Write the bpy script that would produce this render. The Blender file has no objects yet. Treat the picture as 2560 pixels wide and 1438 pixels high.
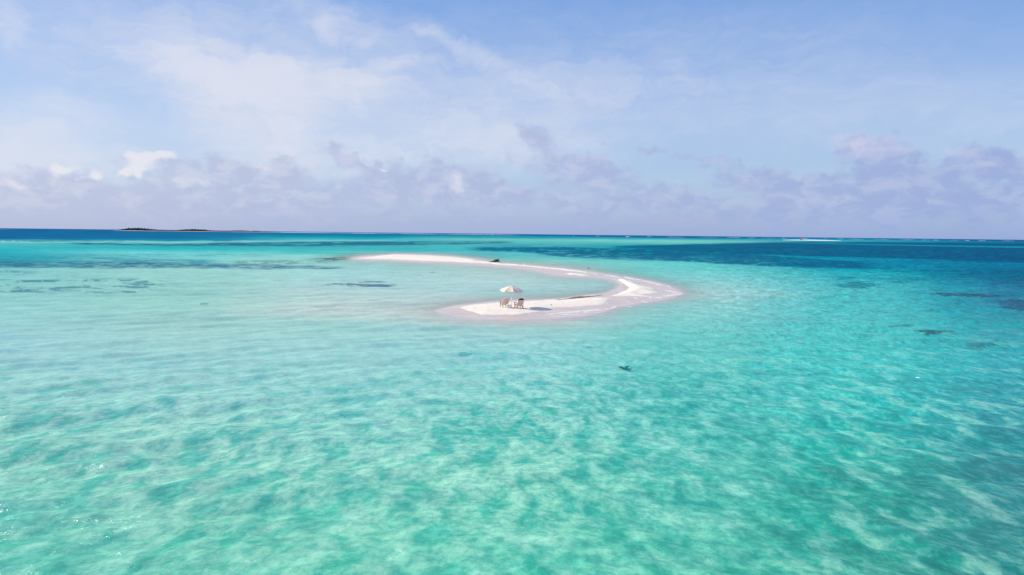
import bpy, math, random
import numpy as np
from mathutils import Vector, Matrix

# ---------------------------------------------------------------- camera, sky, sun, exposure
SC = bpy.context.scene
COL = SC.collection
CAM_H = 7.0
FPX = 1707.0                       # focal length in photo pixels (2560 wide)
PITCH = math.radians(4.49)
ROLL = math.radians(0.65)
EXPO = 0.50
SKY_STRENGTH = 0.10
SUN_STRENGTH = 4.2
LIGHT_DIR = Vector((3.0, -0.80, -1.76)).normalized()   # the way the sunlight travels

cam_data = bpy.data.cameras.new("camera")
cam_data.sensor_width = 36.0
cam_data.lens = 36.0 * FPX / 2560.0
cam_data.clip_start = 0.1
cam_data.clip_end = 200000.0
cam = bpy.data.objects.new("camera", cam_data)
COL.objects.link(cam)
cam.location = (0, 0, CAM_H)
CAM_R = Matrix.Rotation(math.pi / 2 - PITCH, 3, 'X') @ Matrix.Rotation(ROLL, 3, 'Z')
cam.rotation_euler = CAM_R.to_euler()
SC.camera = cam

SC.view_settings.view_transform = 'Standard'
SC.view_settings.look = 'None'
SC.view_settings.exposure = EXPO
SC.view_settings.gamma = 1.0
SC.view_settings.use_curve_mapping = False
SC.cycles.max_bounces = 6
SC.cycles.transparent_max_bounces = 8

R3 = np.array(CAM_R)


def pix_dir(px, py):
    v = R3 @ np.array([(px - 1280.0), -(py - 719.0), -FPX])
    return v / np.linalg.norm(v)


def ground(px, py, z=0.0):
    """point of the plane z seen at this place of the survey photograph"""
    d = pix_dir(px, py)
    s = (z - CAM_H) / d[2]
    return Vector((d[0] * s, d[1] * s, z))


def to_map(X, Y):
    """plane point -> survey map coordinates (x, y) used for all traced outlines"""
    P = np.stack([X, Y, np.full_like(X, -CAM_H)], -1) @ R3     # = R3^T p
    w = -P[..., 2]
    w = np.where(w < 1e-3, 1e-3, w)
    return 1280.0 + FPX * P[..., 0] / w, 719.0 - FPX * P[..., 1] / w


def az_el(px, py):
    d = pix_dir(px, py)
    return math.degrees(math.atan2(d[0], d[1])), math.degrees(math.asin(d[2]))


def srgb(c):
    c = np.asarray(c, float) / 255.0
    return np.where(c <= 0.04045, c / 12.92, ((c + 0.055) / 1.055) ** 2.4)


class NG:
    """small helper for writing node graphs"""
    def __init__(self, nt):
        self.nt = nt
        self.n = nt.nodes
        self.l = nt.links

    def node(self, kind, **kw):
        nd = self.n.new(kind)
        for k, v in kw.items():
            setattr(nd, k, v)
        return nd

    def put(self, sock, v):
        if v is None:
            return
        if isinstance(v, bpy.types.NodeSocket):
            self.l.new(v, sock)
        else:
            sock.default_value = v

    def math(self, op, a, b=None, c=None, clamp=False):
        nd = self.node("ShaderNodeMath", operation=op, use_clamp=clamp)
        self.put(nd.inputs[0], a); self.put(nd.inputs[1], b); self.put(nd.inputs[2], c)
        return nd.outputs[0]

    def vmath(self, op, a, b=None, out=0):
        nd = self.node("ShaderNodeVectorMath", operation=op)
        self.put(nd.inputs[0], a); self.put(nd.inputs[1], b)
        return nd.outputs[out]

    def scale(self, a, s):
        nd = self.node("ShaderNodeVectorMath", operation='SCALE')
        self.put(nd.inputs[0], a); self.put(nd.inputs[3], s)
        return nd.outputs[0]

    def rng(self, v, a, b, c, d, smooth=True):
        nd = self.node("ShaderNodeMapRange", interpolation_type='SMOOTHSTEP' if smooth else 'LINEAR')
        nd.clamp = True
        self.put(nd.inputs[0], v)
        for i, x in enumerate((a, b, c, d)):
            self.put(nd.inputs[i + 1], x)
        return nd.outputs[0]

    def noise(self, vec, scale, detail=4.0, rough=0.55, dist=0.0, out=0, dims='3D'):
        nd = self.node("ShaderNodeTexNoise", noise_dimensions=dims)
        self.put(nd.inputs['Vector'], vec)
        nd.inputs['Scale'].default_value = scale
        nd.inputs['Detail'].default_value = detail
        nd.inputs['Roughness'].default_value = rough
        nd.inputs['Distortion'].default_value = dist
        return nd.outputs[out]

    def mix(self, f, a, b, blend='MIX'):
        nd = self.node("ShaderNodeMix", data_type='RGBA', blend_type=blend)
        nd.clamp_factor = True
        self.put(nd.inputs[0], f); self.put(nd.inputs[6], a); self.put(nd.inputs[7], b)
        return nd.outputs[2]

    def mapping(self, vec, loc=(0, 0, 0), rot=(0, 0, 0), scale=(1, 1, 1), kind='POINT'):
        nd = self.node("ShaderNodeMapping", vector_type=kind)
        self.put(nd.inputs[0], vec)
        nd.inputs[1].default_value = loc
        nd.inputs[2].default_value = rot
        nd.inputs[3].default_value = scale
        return nd.outputs[0]


def rgba(c):
    c = srgb(c)
    return (float(c[0]), float(c[1]), float(c[2]), 1.0)


def build_world():
    world = bpy.data.worlds.new("World")
    SC.world = world
    world.use_nodes = True
    g = NG(world.node_tree)
    g.n.clear()
    out = g.node("ShaderNodeOutputWorld")
    bg = g.node("ShaderNodeBackground")
    bg.inputs[1].default_value = SKY_STRENGTH
    g.l.new(bg.outputs[0], out.inputs[0])
    sky = g.node("ShaderNodeTexSky", sky_type='NISHITA')
    sky.sun_disc = False
    sky.sun_elevation = math.asin(-LIGHT_DIR.z)
    sky.sun_rotation = math.atan2(-LIGHT_DIR.x, -LIGHT_DIR.y)
    sky.altitude = 0
    sky.air_density = 1.0
    sky.dust_density = 0.6
    sky.ozone_density = 1.5
    tc = g.node("ShaderNodeTexCoord")
    sep = g.node("ShaderNodeSeparateXYZ")
    g.l.new(tc.outputs['Generated'], sep.inputs[0])
    x, y, z = sep.outputs
    az = g.math('MULTIPLY', g.math('ARCTAN2', x, y), 57.29578)
    el = g.math('MULTIPLY', g.math('ARCSINE', z), 57.29578)
    comb = g.node("ShaderNodeCombineXYZ")
    g.put(comb.inputs[0], az); g.put(comb.inputs[1], el)
    C = comb.outputs[0]

    K = 1.0 / (SKY_STRENGTH * 2 ** EXPO)      # scene value of a displayed white
    # clear air: colour by height above the sea
    ramp = g.node("ShaderNodeValToRGB")
    g.l.new(g.math('DIVIDE', g.math('MAXIMUM', el, 0.0), 60.0), ramp.inputs[0])
    stops = [(0.0, (152, 176, 220)), (1.6, (166, 188, 225)), (4.5, (172, 198, 232)), (8, (164, 194, 236)),
             (12, (143, 180, 234)), (18.5, (116, 162, 229)), (35, (124, 160, 222)), (60, (136, 166, 216))]
    cr = ramp.color_ramp
    while len(cr.elements) < len(stops):
        cr.elements.new(0.5)
    for e, (p, c) in zip(cr.elements, stops):
        e.position = p / 60.0
        e.color = rgba(c)
    air = g.scale(ramp.outputs[0], K)
    base = g.mix(0.82, sky.outputs[0], air)

    # warped cloud coordinates (degrees)
    w1 = g.noise(C, 0.11, 3.0, 0.55, 0.0, out=1, dims='2D')
    w2 = g.noise(C, 0.55, 4.0, 0.6, 0.0, out=1, dims='2D')
    off = g.vmath('ADD', g.scale(g.vmath('SUBTRACT', w1, (0.5, 0.5, 0.5)), 3.0),
                  g.scale(g.vmath('SUBTRACT', w2, (0.5, 0.5, 0.5)), 1.3))
    W = g.vmath('ADD', C, off)
    cu_w = g.noise(C, 0.7, 4.0, 0.52, 0.0, out=1, dims='2D')
    CW = g.vmath('ADD', C, g.vmath('MULTIPLY', g.vmath('SUBTRACT', cu_w, (0.5, 0.5, 0.5)), (3.8, 2.2, 0.0)))

    def blobs(vec, lst):
        acc = None
        for (px, py, sx, sy, rot, amp) in lst:
            a, e = az_el(px, py)
            v_in = vec
            if acc is not None:        # a negligible link to the last term keeps the node program short of memory
                nd = g.node("ShaderNodeVectorMath", operation='MULTIPLY_ADD')
                g.put(nd.inputs[0], acc); nd.inputs[1].default_value = (1e-5, 1e-5, 0); g.put(nd.inputs[2], vec)
                v_in = nd.outputs[0]
            m = g.mapping(v_in, (a, e, 0), (0, 0, math.radians(rot)), (sx / 29.8, sy / 29.8, 1.0), 'TEXTURE')
            m2 = g.vmath('MULTIPLY', m, (1, 1, 0))
            ln = g.vmath('LENGTH', m2, out=1)
            v = g.rng(ln, 0.0, 1.0, amp, 0.0)
            acc = v if acc is None else g.math('ADD', acc, v)
        return acc

    # high thin cloud: a fan shaped wisp and veils around it
    cir = blobs(W, [
        (660, 215, 400, 110, 0, .95), (520, 185, 280, 56, -12, .75), (650, 300, 230, 170, 0, .85), (810, 225, 320, 74, 4, .70),
        (960, 185, 170, 36, 22, .40), (660, 150, 330, 40, -8, .30), (700, 350, 130, 80, 0, .35), (300, 95, 560, 130, 0, .30),
        (620, 40, 460, 120, 0, .26), (960, 110, 420, 85, -22, .30), (1050, 80, 60, 18, -10, .40), (815, 65, 40, 60, 30, .35),
        (1180, 135, 260, 36, -25, .35), (20, 340, 320, 100, 0, .75), (200, 265, 230, 36, -6, .30), (60, 420, 460, 90, 0, .50),
        (1010, 310, 460, 110, 0, .34), (1300, 290, 360, 130, 0, .34), (1230, 375, 480, 90, 0, .45), (900, 400, 260, 70, 0, .45),
        (450, 340, 500, 90, 0, .10), (1690, 165, 95, 50, -40, .22), (1450, 200, 460, 90, -6, .26), (10, 70, 60, 60, -50, .30),
        (700, 420, 420, 70, 0, .30), (900, 200, 900, 300, 0, .16), (250, 200, 620, 260, 0, .14), (1850, 110, 900, 170, -6, .16), (2250, 260, 800, 130, -4, .20), (1700, 300, 700, 120, -4, .18)])
    streak = g.noise(g.mapping(W, scale=(0.16, 0.95, 1), rot=(0, 0, math.radians(-7))), 1.0, 6.0, 0.62, 0.4, dims='2D')
    streak2 = g.noise(g.mapping(W, scale=(0.30, 0.50, 1), rot=(0, 0, math.radians(14))), 0.9, 5.0, 0.6, 0.6, dims='2D')
    cir = g.math('MULTIPLY', cir, g.rng(streak, 0.25, 0.75, 0.70, 1.20))
    cir = g.math('MULTIPLY', cir, g.rng(streak2, 0.3, 0.7, 0.74, 1.18))
    cir = g.math('MULTIPLY', g.math('SUBTRACT', 1.0, g.math('EXPONENT', g.math('MULTIPLY', cir, -1.45))), 0.93, clamp=True)
    # elsewhere in the sky, so that other directions look alike
    back = g.math('GREATER_THAN', g.math('ABSOLUTE', az), 55.0)
    wild = g.math('MULTIPLY', g.rng(streak2, 0.45, 0.75, 0.0, 0.6), back)
    cir = g.math('MAXIMUM', cir, wild)
    col = g.mix(cir, base, g.scale(g.mix(0.0, rgba((224, 227, 240)), rgba((224, 227, 240))), K))

    # low cumulus band
    cn = g.noise(g.mapping(C, scale=(0.36, 0.72, 1)), 1.0, 4.0, 0.50, 0.2, dims='2D')
    cn2 = g.noise(g.mapping(C, scale=(0.9, 1.5, 1), loc=(7, 3, 0)), 1.0, 5.0, 0.6, 0.2, dims='2D')
    grey = blobs(CW, [
        (560, 428, 260, 62, -4, .62), (700, 440, 130, 60, 0, .50), (840, 382, 90, 40, -20, .60), (905, 400, 55, 25, -30, .45),
        (1000, 450, 260, 66, -6, .72), (1130, 425, 130, 58, 0, .62), (1200, 475, 170, 50, -8, .66), (1345, 345, 90, 60, -40, .50),
        (1425, 420, 210, 66, -12, .68), (1500, 420, 90, 45, -10, .45), (1350, 500, 440, 50, -3, .50), (1650, 500, 220, 45, -8, .58),
        (1520, 350, 60, 22, -30, .35), (1640, 375, 80, 28, -15, .42), (1750, 395, 170, 28, -10, .40), (1860, 430, 170, 36, -8, .50), (1960, 478, 190, 40, -6, .60),
        (2060, 460, 130, 35, -10, .55), (2185, 385, 115, 72, -8, .72), (2250, 440, 160, 75, -14, .62), (2335, 428, 90, 36, -22, .58),
        (2455, 405, 140, 46, -16, .68), (2545, 430, 110, 40, -12, .60), (2420, 500, 300, 60, -5, .62), (2170, 512, 220, 45, -5, .58),
        (1900, 525, 300, 36, -4, .50), (900, 505, 460, 45, -2, .46), (300, 480, 420, 70, 0, .56), (60, 475, 260, 60, 0, .56),
        (600, 505, 420, 60, 0, .50), (400, 405, 150, 30, 0, .42), (1480, 545, 900, 32, 0, .30), (500, 545, 900, 40, 0, .42),
        (2300, 560, 600, 34, 0, .34), (1750, 470, 900, 70, -3, .26), (2300, 480, 600, 80, 0, .24), (1000, 470, 800, 70, 0, .22)])
    low = g.math('MULTIPLY', g.rng(el, 1.0, 9.0, 0.7, 0.0), back)
    grey = g.math('ADD', grey, low)
    gm = g.math('ADD', grey, g.math('MULTIPLY', g.math('SUBTRACT', cn, 0.5), 1.15))
    gm = g.rng(gm, 0.05, 0.80, 0.0, 0.86)
    gm = g.math('MULTIPLY', gm, g.rng(grey, 0.0, 0.22, 0.0, 1.0))
    side = g.rng(az, -32.0, 34.0, 0.0, 1.0, False)
    gcol = g.mix(side, rgba((189, 198, 225)), rgba((155, 173, 219)))
    lit = g.rng(g.noise(g.mapping(C, scale=(0.5, 0.9, 1), loc=(3, 11, 0)), 1.0, 4.0, 0.55, 0.3, dims='2D'), 0.40, 0.68, 0.0, 0.70)
    gcol = g.mix(lit, gcol, g.mix(side, rgba((212, 216, 233)), rgba((182, 195, 229))))
    col = g.mix(gm, col, g.scale(gcol, K))
    # sunlit heads of the cumulus
    CH = g.vmath('ADD', C, g.vmath('MULTIPLY', g.vmath('SUBTRACT', cu_w, (0.5, 0.5, 0.5)), (1.7, 1.1, 0.0)))
    wh = blobs(CH, [
        (385, 388, 85, 17, 2, .95), (350, 410, 50, 36, 25, .95), (326, 434, 42, 11, 12, .8), (158, 424, 40, 17, 15, .85),
        (228, 442, 34, 14, 20, .8), (960, 425, 24, 7, 0, .7), (1142, 458, 40, 60, 22, .60), (655, 420, 66, 34, 0, .40),
        (452, 450, 48, 30, 0, .38), (510, 455, 50, 16, 0, .42), (80, 465, 50, 14, 0, .35), (2165, 362, 130, 44, -6, .55),
        (2410, 388, 130, 30, -12, .42), (1700, 455, 80, 14, 0, .2), (20, 455, 60, 22, 0, .35), (850, 440, 60, 18, 0, .3)])
    whm = g.math('ADD', wh, g.math('MULTIPLY', g.math('SUBTRACT', cn2, 0.5), 0.8))
    whm = g.math('MULTIPLY', g.rng(whm, 0.05, 0.85, 0.0, 0.92), g.rng(wh, 0.0, 0.3, 0.0, 1.0))
    wcol = g.mix(side, rgba((232, 233, 242)), rgba((205, 206, 232)))
    col = g.mix(whm, col, g.scale(wcol, K))
    # air thickens towards the horizon
    hz = g.rng(el, 0.0, 3.2, 0.62, 0.0)
    hcol = g.mix(side, rgba((182, 190, 222)), rgba((150, 172, 220)))
    col = g.mix(hz, col, g.scale(hcol, K))
    g.l.new(col, bg.inputs[0])
    world.cycles.sampling_method = 'NONE'


build_world()

sun_data = bpy.data.lights.new("sun", 'SUN')
sun_data.energy = SUN_STRENGTH
sun_data.angle = math.radians(0.5)
sun_data.color = (1.0, 0.90, 0.70)
sun = bpy.data.objects.new("sun", sun_data)
COL.objects.link(sun)
sun.rotation_euler = LIGHT_DIR.to_track_quat('-Z', 'Y').to_euler()


# ---------------------------------------------------------------- helpers
def tag(o, label=None, cat=None, group=None, kind=None):
    if label: o['label'] = label
    if cat: o['category'] = cat
    if group: o['group'] = group
    if kind: o['kind'] = kind
    return o


def empty(name, loc, rz=0.0):
    o = bpy.data.objects.new(name, None)
    o.empty_display_size = 0.2
    COL.objects.link(o)
    o.location = loc
    o.rotation_euler = (0, 0, rz)
    return o


def mesh_obj(name, verts, faces, mat, parent=None, smooth=False):
    me = bpy.data.meshes.new(name)
    me.from_pydata([tuple(v) for v in verts], [], faces)
    me.update()
    if smooth:
        me.polygons.foreach_set('use_smooth', [True] * len(me.polygons))
    if mat:
        me.materials.append(mat)
    o = bpy.data.objects.new(name, me)
    COL.objects.link(o)
    if parent:
        o.parent = parent
    return o


class MB:
    def __init__(self):
        self.v = []
        self.f = []

    def add(self, vs, fs):
        n = len(self.v)
        self.v += [Vector(v) for v in vs]
        self.f += [tuple(i + n for i in f) for f in fs]

    def box(self, c, s, rot=None, bevel=0.0):
        hx, hy, hz = s[0] / 2, s[1] / 2, s[2] / 2
        b = min(bevel, hx * .9, hy * .9, hz * .9)
        if b <= 0:
            pts = [(x, y, z) for x in (-hx, hx) for y in (-hy, hy) for z in (-hz, hz)]
            fs = [(0, 1, 3, 2), (4, 6, 7, 5), (0, 4, 5, 1), (2, 3, 7, 6), (0, 2, 6, 4), (1, 5, 7, 3)]
        else:
            pts, fs = [], []
            prof = [(hx - b, hy), (hx, hy - b)]
            ring = [(hx, -(hy - b)), (hx, hy - b), (hx - b, hy), (-(hx - b), hy), (-hx, hy - b), (-hx, -(hy - b)),
                    (-(hx - b), -hy), (hx - b, -hy)]
            lv = [(-hz, 1 - b / max(hx, hy)), (-hz + b, 1.0), (hz - b, 1.0), (hz, 1 - b / max(hx, hy))]
            for (z, k) in lv:
                for (x, y) in ring:
                    kx = (hx - b * (k < 1)) / hx
                    ky = (hy - b * (k < 1)) / hy
                    pts.append((x * kx, y * ky, z))
            for l in range(3):
                for i in range(8):
                    j = (i + 1) % 8
                    fs.append((l * 8 + i, l * 8 + j, (l + 1) * 8 + j, (l + 1) * 8 + i))
            fs.append(tuple(reversed(range(8))))
            fs.append(tuple(range(24, 32)))
        R = rot if rot is not None else Matrix.Identity(3)
        self.add([R @ Vector(p) + Vector(c) for p in pts], fs)

    def tube(self, pts, rad, n=8, jitter=0.0, rnd=None):
        pts = [Vector(p) for p in pts]
        if not isinstance(rad, (list, tuple)):
            rad = [rad] * len(pts)
        vs = []
        for i, p in enumerate(pts):
            a = pts[max(0, i - 1)]
            b = pts[min(len(pts) - 1, i + 1)]
            d = (b - a).normalized()
            u = d.cross(Vector((0, 0, 1)))
            if u.length < 0.05:
                u = d.cross(Vector((1, 0, 0)))
            u.normalize()
            w = d.cross(u)
            for k in range(n):
                t = 2 * math.pi * k / n
                r = rad[i] * (1 + (rnd.uniform(-jitter, jitter) if rnd else 0))
                vs.append(p + u * math.cos(t) * r + w * math.sin(t) * r)
        fs = []
        for i in range(len(pts) - 1):
            for k in range(n):
                j = (k + 1) % n
                fs.append((i * n + k, i * n + j, (i + 1) * n + j, (i + 1) * n + k))
        fs.append(tuple(reversed(range(n))))
        fs.append(tuple((len(pts) - 1) * n + k for k in range(n)))
        self.add(vs, fs)

    def build(self, name, mat, parent=None, smooth=False):
        return mesh_obj(name, self.v, self.f, mat, parent, smooth)


def simple_mat(name, col, rough=0.6, var=0.12, scale=12.0, spec=0.4, trans=0.0):
    m = bpy.data.materials.new(name)
    m.use_nodes = True
    g = NG(m.node_tree)
    b = g.n['Principled BSDF']
    tc = g.node("ShaderNodeTexCoord")
    nz = g.noise(tc.outputs['Object'], scale, 5.0, 0.6)
    a = tuple(c * (1 - var) for c in col) + (1,)
    c = tuple(min(1, c * (1 + var)) for c in col) + (1,)
    g.l.new(g.mix(g.rng(nz, 0.3, 0.7, 0, 1), a, c), b.inputs['Base Color'])
    b.inputs['Roughness'].default_value = rough
    b.inputs['Specular IOR Level'].default_value = spec
    if trans > 0:
        tr = g.node("ShaderNodeBsdfTranslucent")
        tr.inputs[0].default_value = tuple(col) + (1,)
        mx = g.node("ShaderNodeMixShader")
        mx.inputs[0].default_value = trans
        g.l.new(b.outputs[0], mx.inputs[1]); g.l.new(tr.outputs[0], mx.inputs[2])
        g.l.new(mx.outputs[0], g.n['Material Output'].inputs[0])
    return m


# numpy noise on the plane
_rng = np.random.RandomState(11)
_perm = _rng.rand(512, 512)


def vnoise(x, y):
    xi = np.floor(x).astype(np.int64); yi = np.floor(y).astype(np.int64)
    fx = x - xi; fy = y - yi
    fx = fx * fx * (3 - 2 * fx); fy = fy * fy * (3 - 2 * fy)
    a = _perm[xi % 512, yi % 512]; b = _perm[(xi + 1) % 512, yi % 512]
    c = _perm[xi % 512, (yi + 1) % 512]; d = _perm[(xi + 1) % 512, (yi + 1) % 512]
    return (a * (1 - fx) + b * fx) * (1 - fy) + (c * (1 - fx) + d * fx) * fy


def fbm(x, y, octv=4, g=0.5):
    s = 0.0; a = 1.0; t = 0.0
    for i in range(octv):
        s = s + a * vnoise(x * 2 ** i + 17.3 * i, y * 2 ** i + 5.1 * i)
        t += a
        a *= g
    return s / t


def sstep(a, b, x):
    t = np.clip((x - a) / (b - a), 0, 1)
    return t * t * (3 - 2 * t)


def sdist(poly, u, v, sy=3.2, closed=True):
    """signed distance (positive inside) to a traced outline, v stretched by sy"""
    P = np.array(poly, float)
    x = u; y = v * sy
    px = P[:, 0]; py = P[:, 1] * sy
    n = len(P)
    d2 = np.full(u.shape, 1e18)
    inside = np.zeros(u.shape, bool)
    rng_ = range(n) if closed else range(n - 1)
    for i in rng_:
        j = (i + 1) % n
        ax, ay, bx, by = px[i], py[i], px[j], py[j]
        ex, ey = bx - ax, by - ay
        L = ex * ex + ey * ey + 1e-12
        t = np.clip(((x - ax) * ex + (y - ay) * ey) / L, 0, 1)
        dx = x - (ax + t * ex); dy = y - (ay + t * ey)
        d2 = np.minimum(d2, dx * dx + dy * dy)
        if closed:
            c = ((ay > y) != (by > y))
            with np.errstate(divide='ignore', invalid='ignore'):
                xx = (bx - ax) * (y - ay) / (by - ay if by != ay else 1e-9) + ax
            inside ^= (c & (x < xx))
    d = np.sqrt(d2)
    return np.where(inside, d, -d) if closed else d


# ---------------------------------------------------------------- traced map of the sandbar
WET = [(1095, 775), (1120, 768), (1150, 763), (1200, 757.5), (1285, 751), (1350, 750), (1400, 747.5), (1440, 742.5), (1470, 739),
       (1503, 736), (1528, 730), (1545, 720), (1553, 712), (1543, 703), (1525, 697.5), (1495, 693), (1460, 691.3), (1420, 690),
       (1390, 687), (1370, 683), (1340, 676), (1300, 670), (1260, 666), (1200, 661), (1125, 657.5), (1030, 653.5), (965, 650.5),
       (900, 649), (884, 646), (905, 641.5), (960, 638), (1000, 635.5), (1080, 638), (1130, 641.5), (1190, 648), (1225, 655), (1260, 660),
       (1330, 664.5), (1400, 670.5), (1470, 678.5), (1530, 688), (1600, 699), (1660, 711), (1695, 724), (1710, 733.5), (1690, 743),
       (1640, 752), (1590, 760), (1540, 770), (1510, 781), (1460, 790), (1380, 797), (1285, 801), (1200, 798), (1140, 789), (1108, 781)]
DRY = [
    [(1148.6, 769.5), (1186, 762.5), (1243, 758.8), (1285, 756), (1341, 753), (1383, 751), (1406, 750.2), (1446, 747), (1486, 745.8),
     (1521, 745.6), (1516, 752), (1513, 759.5), (1499.5, 762.8), (1473, 764.8), (1426.5, 768.8), (1380, 770.5), (1366, 777), (1345, 781),
     (1324, 783.6), (1305, 787), (1285, 788.5), (1240, 789), (1200.6, 789), (1190, 785), (1179.5, 780.8), (1158.5, 773.8)],
    [(1546, 700.4), (1551, 697.8), (1566, 700.4), (1592.5, 710.4), (1616.4, 717), (1635, 722.3), (1624, 725), (1641.6, 731.6),
     (1628.3, 735.2), (1597.8, 736.3), (1612, 740), (1625.7, 743.6), (1605.8, 742.9), (1579.2, 741.6), (1546, 741.2), (1524.8, 742.3),
     (1546, 735.6), (1562, 728), (1575.2, 719.7), (1566, 714.4), (1555.3, 706.4)],
    [(1413, 684.6), (1425, 683.8), (1440, 684.4), (1458, 686.6), (1474, 689.6), (1450, 689.2), (1425, 687.6)],
    [(891, 646.7), (938, 641.4), (965, 638.4), (985, 636.9), (1016, 637.3), (1078.8, 639.7), (1125.6, 642.8), (1182, 647.8), (1191, 652),
     (1219, 655.3), (1262, 661.2), (1300, 662.6), (1330, 665.4), (1370, 669.6), (1400, 672.6), (1435, 677), (1470, 681.4),
     (1468, 683), (1430, 679), (1398, 675), (1368, 672), (1330, 668), (1300, 665.2), (1262, 663.8),
     (1235, 661), (1203.8, 658.4), (1125.6, 655.3), (1032, 651.4), (969, 648.6), (922.5, 647.8)],
]


FOAM = [  # broken lines of white water: outline, half width in map units, strength
    ([(1368, 786.5), (1400, 783), (1440, 780), (1470, 777.5), (1500, 775), (1523, 772), (1538, 768), (1540, 766)], 2.2, 0.85),
    ([(1400, 787.5), (1430, 787), (1470, 781)], 1.8, 0.6),
    ([(1515, 760), (1530, 764.5), (1541, 766.5)], 1.4, 0.8),
    ([(1560, 693.5), (1596, 699), (1612, 703), (1640, 710), (1672, 716)], 2.2, 1.0),
    ([(1664, 726), (1685, 731), (1703, 735)], 1.9, 1.0),
    ([(1703, 735), (1680, 738.5), (1660, 741), (1648, 744.5), (1625, 745)], 2.2, 0.95),
    ([(1585, 745), (1598, 751), (1620, 758)], 1.7, 0.6),
    ([(1556, 748), (1568, 754), (1580, 758)], 1.2, 0.5),
    ([(1565, 766), (1580, 766.5)], 2.2, 0.6),
    ([(1400, 671.4), (1440, 676.5), (1478, 683.5), (1492, 686)], 1.6, 0.8),
    ([(1510, 688), (1528, 690), (1545, 694)], 2.2, 0.9),
    ([(1225, 655), (1250, 659), (1275, 660.5), (1300, 662)], 1.3, 0.7),
    ([(1300, 662.0), (1312, 661.4)], 2.4, 0.8),
    ([(1490, 737.4), (1430, 744.6), (1400, 747.6), (1360, 749.8)], 1.2, 0.7),
    ([(1105, 775), (1130, 771.5), (1150, 768)], 1.4, 0.35),
    ([(1150, 789), (1180, 791), (1210, 793)], 1.4, 0.35),
    ([(1280, 793), (1310, 798), (1340, 799)], 1.4, 0.25),
    ([(0, 603), (60, 603)], 0.7, 0.5), ([(600, 602.3), (630, 602.6)], 0.7, 0.45), ([(180, 608), (215, 609)], 0.7, 0.4),
]


def foam_map(u, v):
    foam = np.zeros_like(u)
    wob = (fbm(u * 0.08, v * 0.4, 3) - .5)
    for (line, w, st) in FOAM:
        L = np.array(line, float)
        box = (u > L[:, 0].min() - 30) & (u < L[:, 0].max() + 30) & (v > L[:, 1].min() - 10) & (v < L[:, 1].max() + 10)
        if not box.any():
            continue
        d = sdist(line, u[box] + wob[box] * 6, v[box] + wob[box] * 1.5, 1.0, closed=False)
        foam[box] = np.maximum(foam[box], st * np.clip(1.25 - d / w, 0, 1))
    return foam * (0.45 + 0.75 * sstep(.35, .6, fbm(u * 0.09 + 11, v * 0.5, 3)))


def sand_height(X, Y):
    """height above the water and how dry the sand is"""
    u, v = to_map(X, Y)
    ju = (fbm(X * 0.55, Y * 0.22, 4) - 0.5)
    jv = (fbm(X * 0.55 + 40, Y * 0.22 + 9, 4) - 0.5)
    k = np.clip(75.0 / np.maximum(Y, 20), 0.3, 1.2)
    uu = u + ju * 9 * k; vv = v + jv * 2.0 * k
    dw = sdist(WET, uu, vv)
    dd = np.full(u.shape, -1e9)
    for p in DRY:
        dd = np.maximum(dd, sdist(p, uu, vv))
    near = sstep(120, 60, Y)
    far = 1 - near
    h_out = np.where(dw < 0, 0.012 * dw * (1 + 0.0 * far), 0.0)
    h_out = np.where(dw < 0, -0.55 * (1 - np.exp(dw / 85.0)), 0.0)
    t = np.clip(dw / np.maximum(dw - dd, 1e-3), 0, 1)
    h_wet = np.where((dw >= 0) & (dd < 0), 0.006 + 0.05 * t, 0.0)
    h_dry = np.where(dd >= 0, 0.056 + (0.13 * near + 0.42 * far) * (1 - np.exp(-dd / (26.0 * near + 14.0 * far))), 0.0)
    h = np.where(dd >= 0, h_dry, np.where(dw >= 0, h_wet, h_out))
    h = h + (fbm(X * 1.3, Y * 0.7, 4) - 0.5) * 0.03 * sstep(-0.02, 0.1, h)
    dry = sstep(-1.6, 1.6, dd + (fbm(X * 2.0, Y * 0.8, 3) - 0.5) * 5)
    return h, dry, dw, dd


def polar_grid(angles, rings):
    A, Rr = np.meshgrid(angles, rings)
    X = Rr * np.sin(A); Y = Rr * np.cos(A)
    return X, Y


def grid_faces(nr, nc, wrap=False, mask=None):
    i = np.arange(nr - 1)[:, None]
    j = np.arange(nc if wrap else nc - 1)[None, :]
    a = i * nc + j
    b = i * nc + (j + 1) % nc
    F = np.stack([a, b, b + nc, a + nc], -1).reshape(-1, 4)
    F = F[:, ::-1]
    if mask is not None:
        F = F[mask.reshape(-1)[F].any(axis=1)]
    return F


def fast_mesh(name, V, F, mat):
    used = np.unique(F)
    remap = np.full(len(V), -1, np.int64)
    remap[used] = np.arange(len(used))
    V = V[used]; F = remap[F]
    me = bpy.data.meshes.new(name)
    me.vertices.add(len(V))
    me.vertices.foreach_set('co', V.astype(np.float32).ravel())
    me.loops.add(F.size)
    me.loops.foreach_set('vertex_index', F.astype(np.int32).ravel())
    me.polygons.add(len(F))
    me.polygons.foreach_set('loop_start', (np.arange(len(F)) * 4).astype(np.int32))
    me.polygons.foreach_set('use_smooth', np.ones(len(F), bool))
    me.update(calc_edges=True)
    me.validate()
    me.materials.append(mat)
    o = bpy.data.objects.new(name, me)
    COL.objects.link(o)
    return o, used


def fattr(me, name, arr):
    at = me.attributes.new(name, 'FLOAT', 'POINT')
    at.data.foreach_set('value', arr.astype(np.float32).ravel())


def cattr(me, name, arr):
    at = me.attributes.new(name, 'FLOAT_COLOR', 'POINT')
    c = np.ones((len(arr), 4), np.float32)
    c[:, :3] = arr
    at.data.foreach_set('color', c.ravel())


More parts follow.
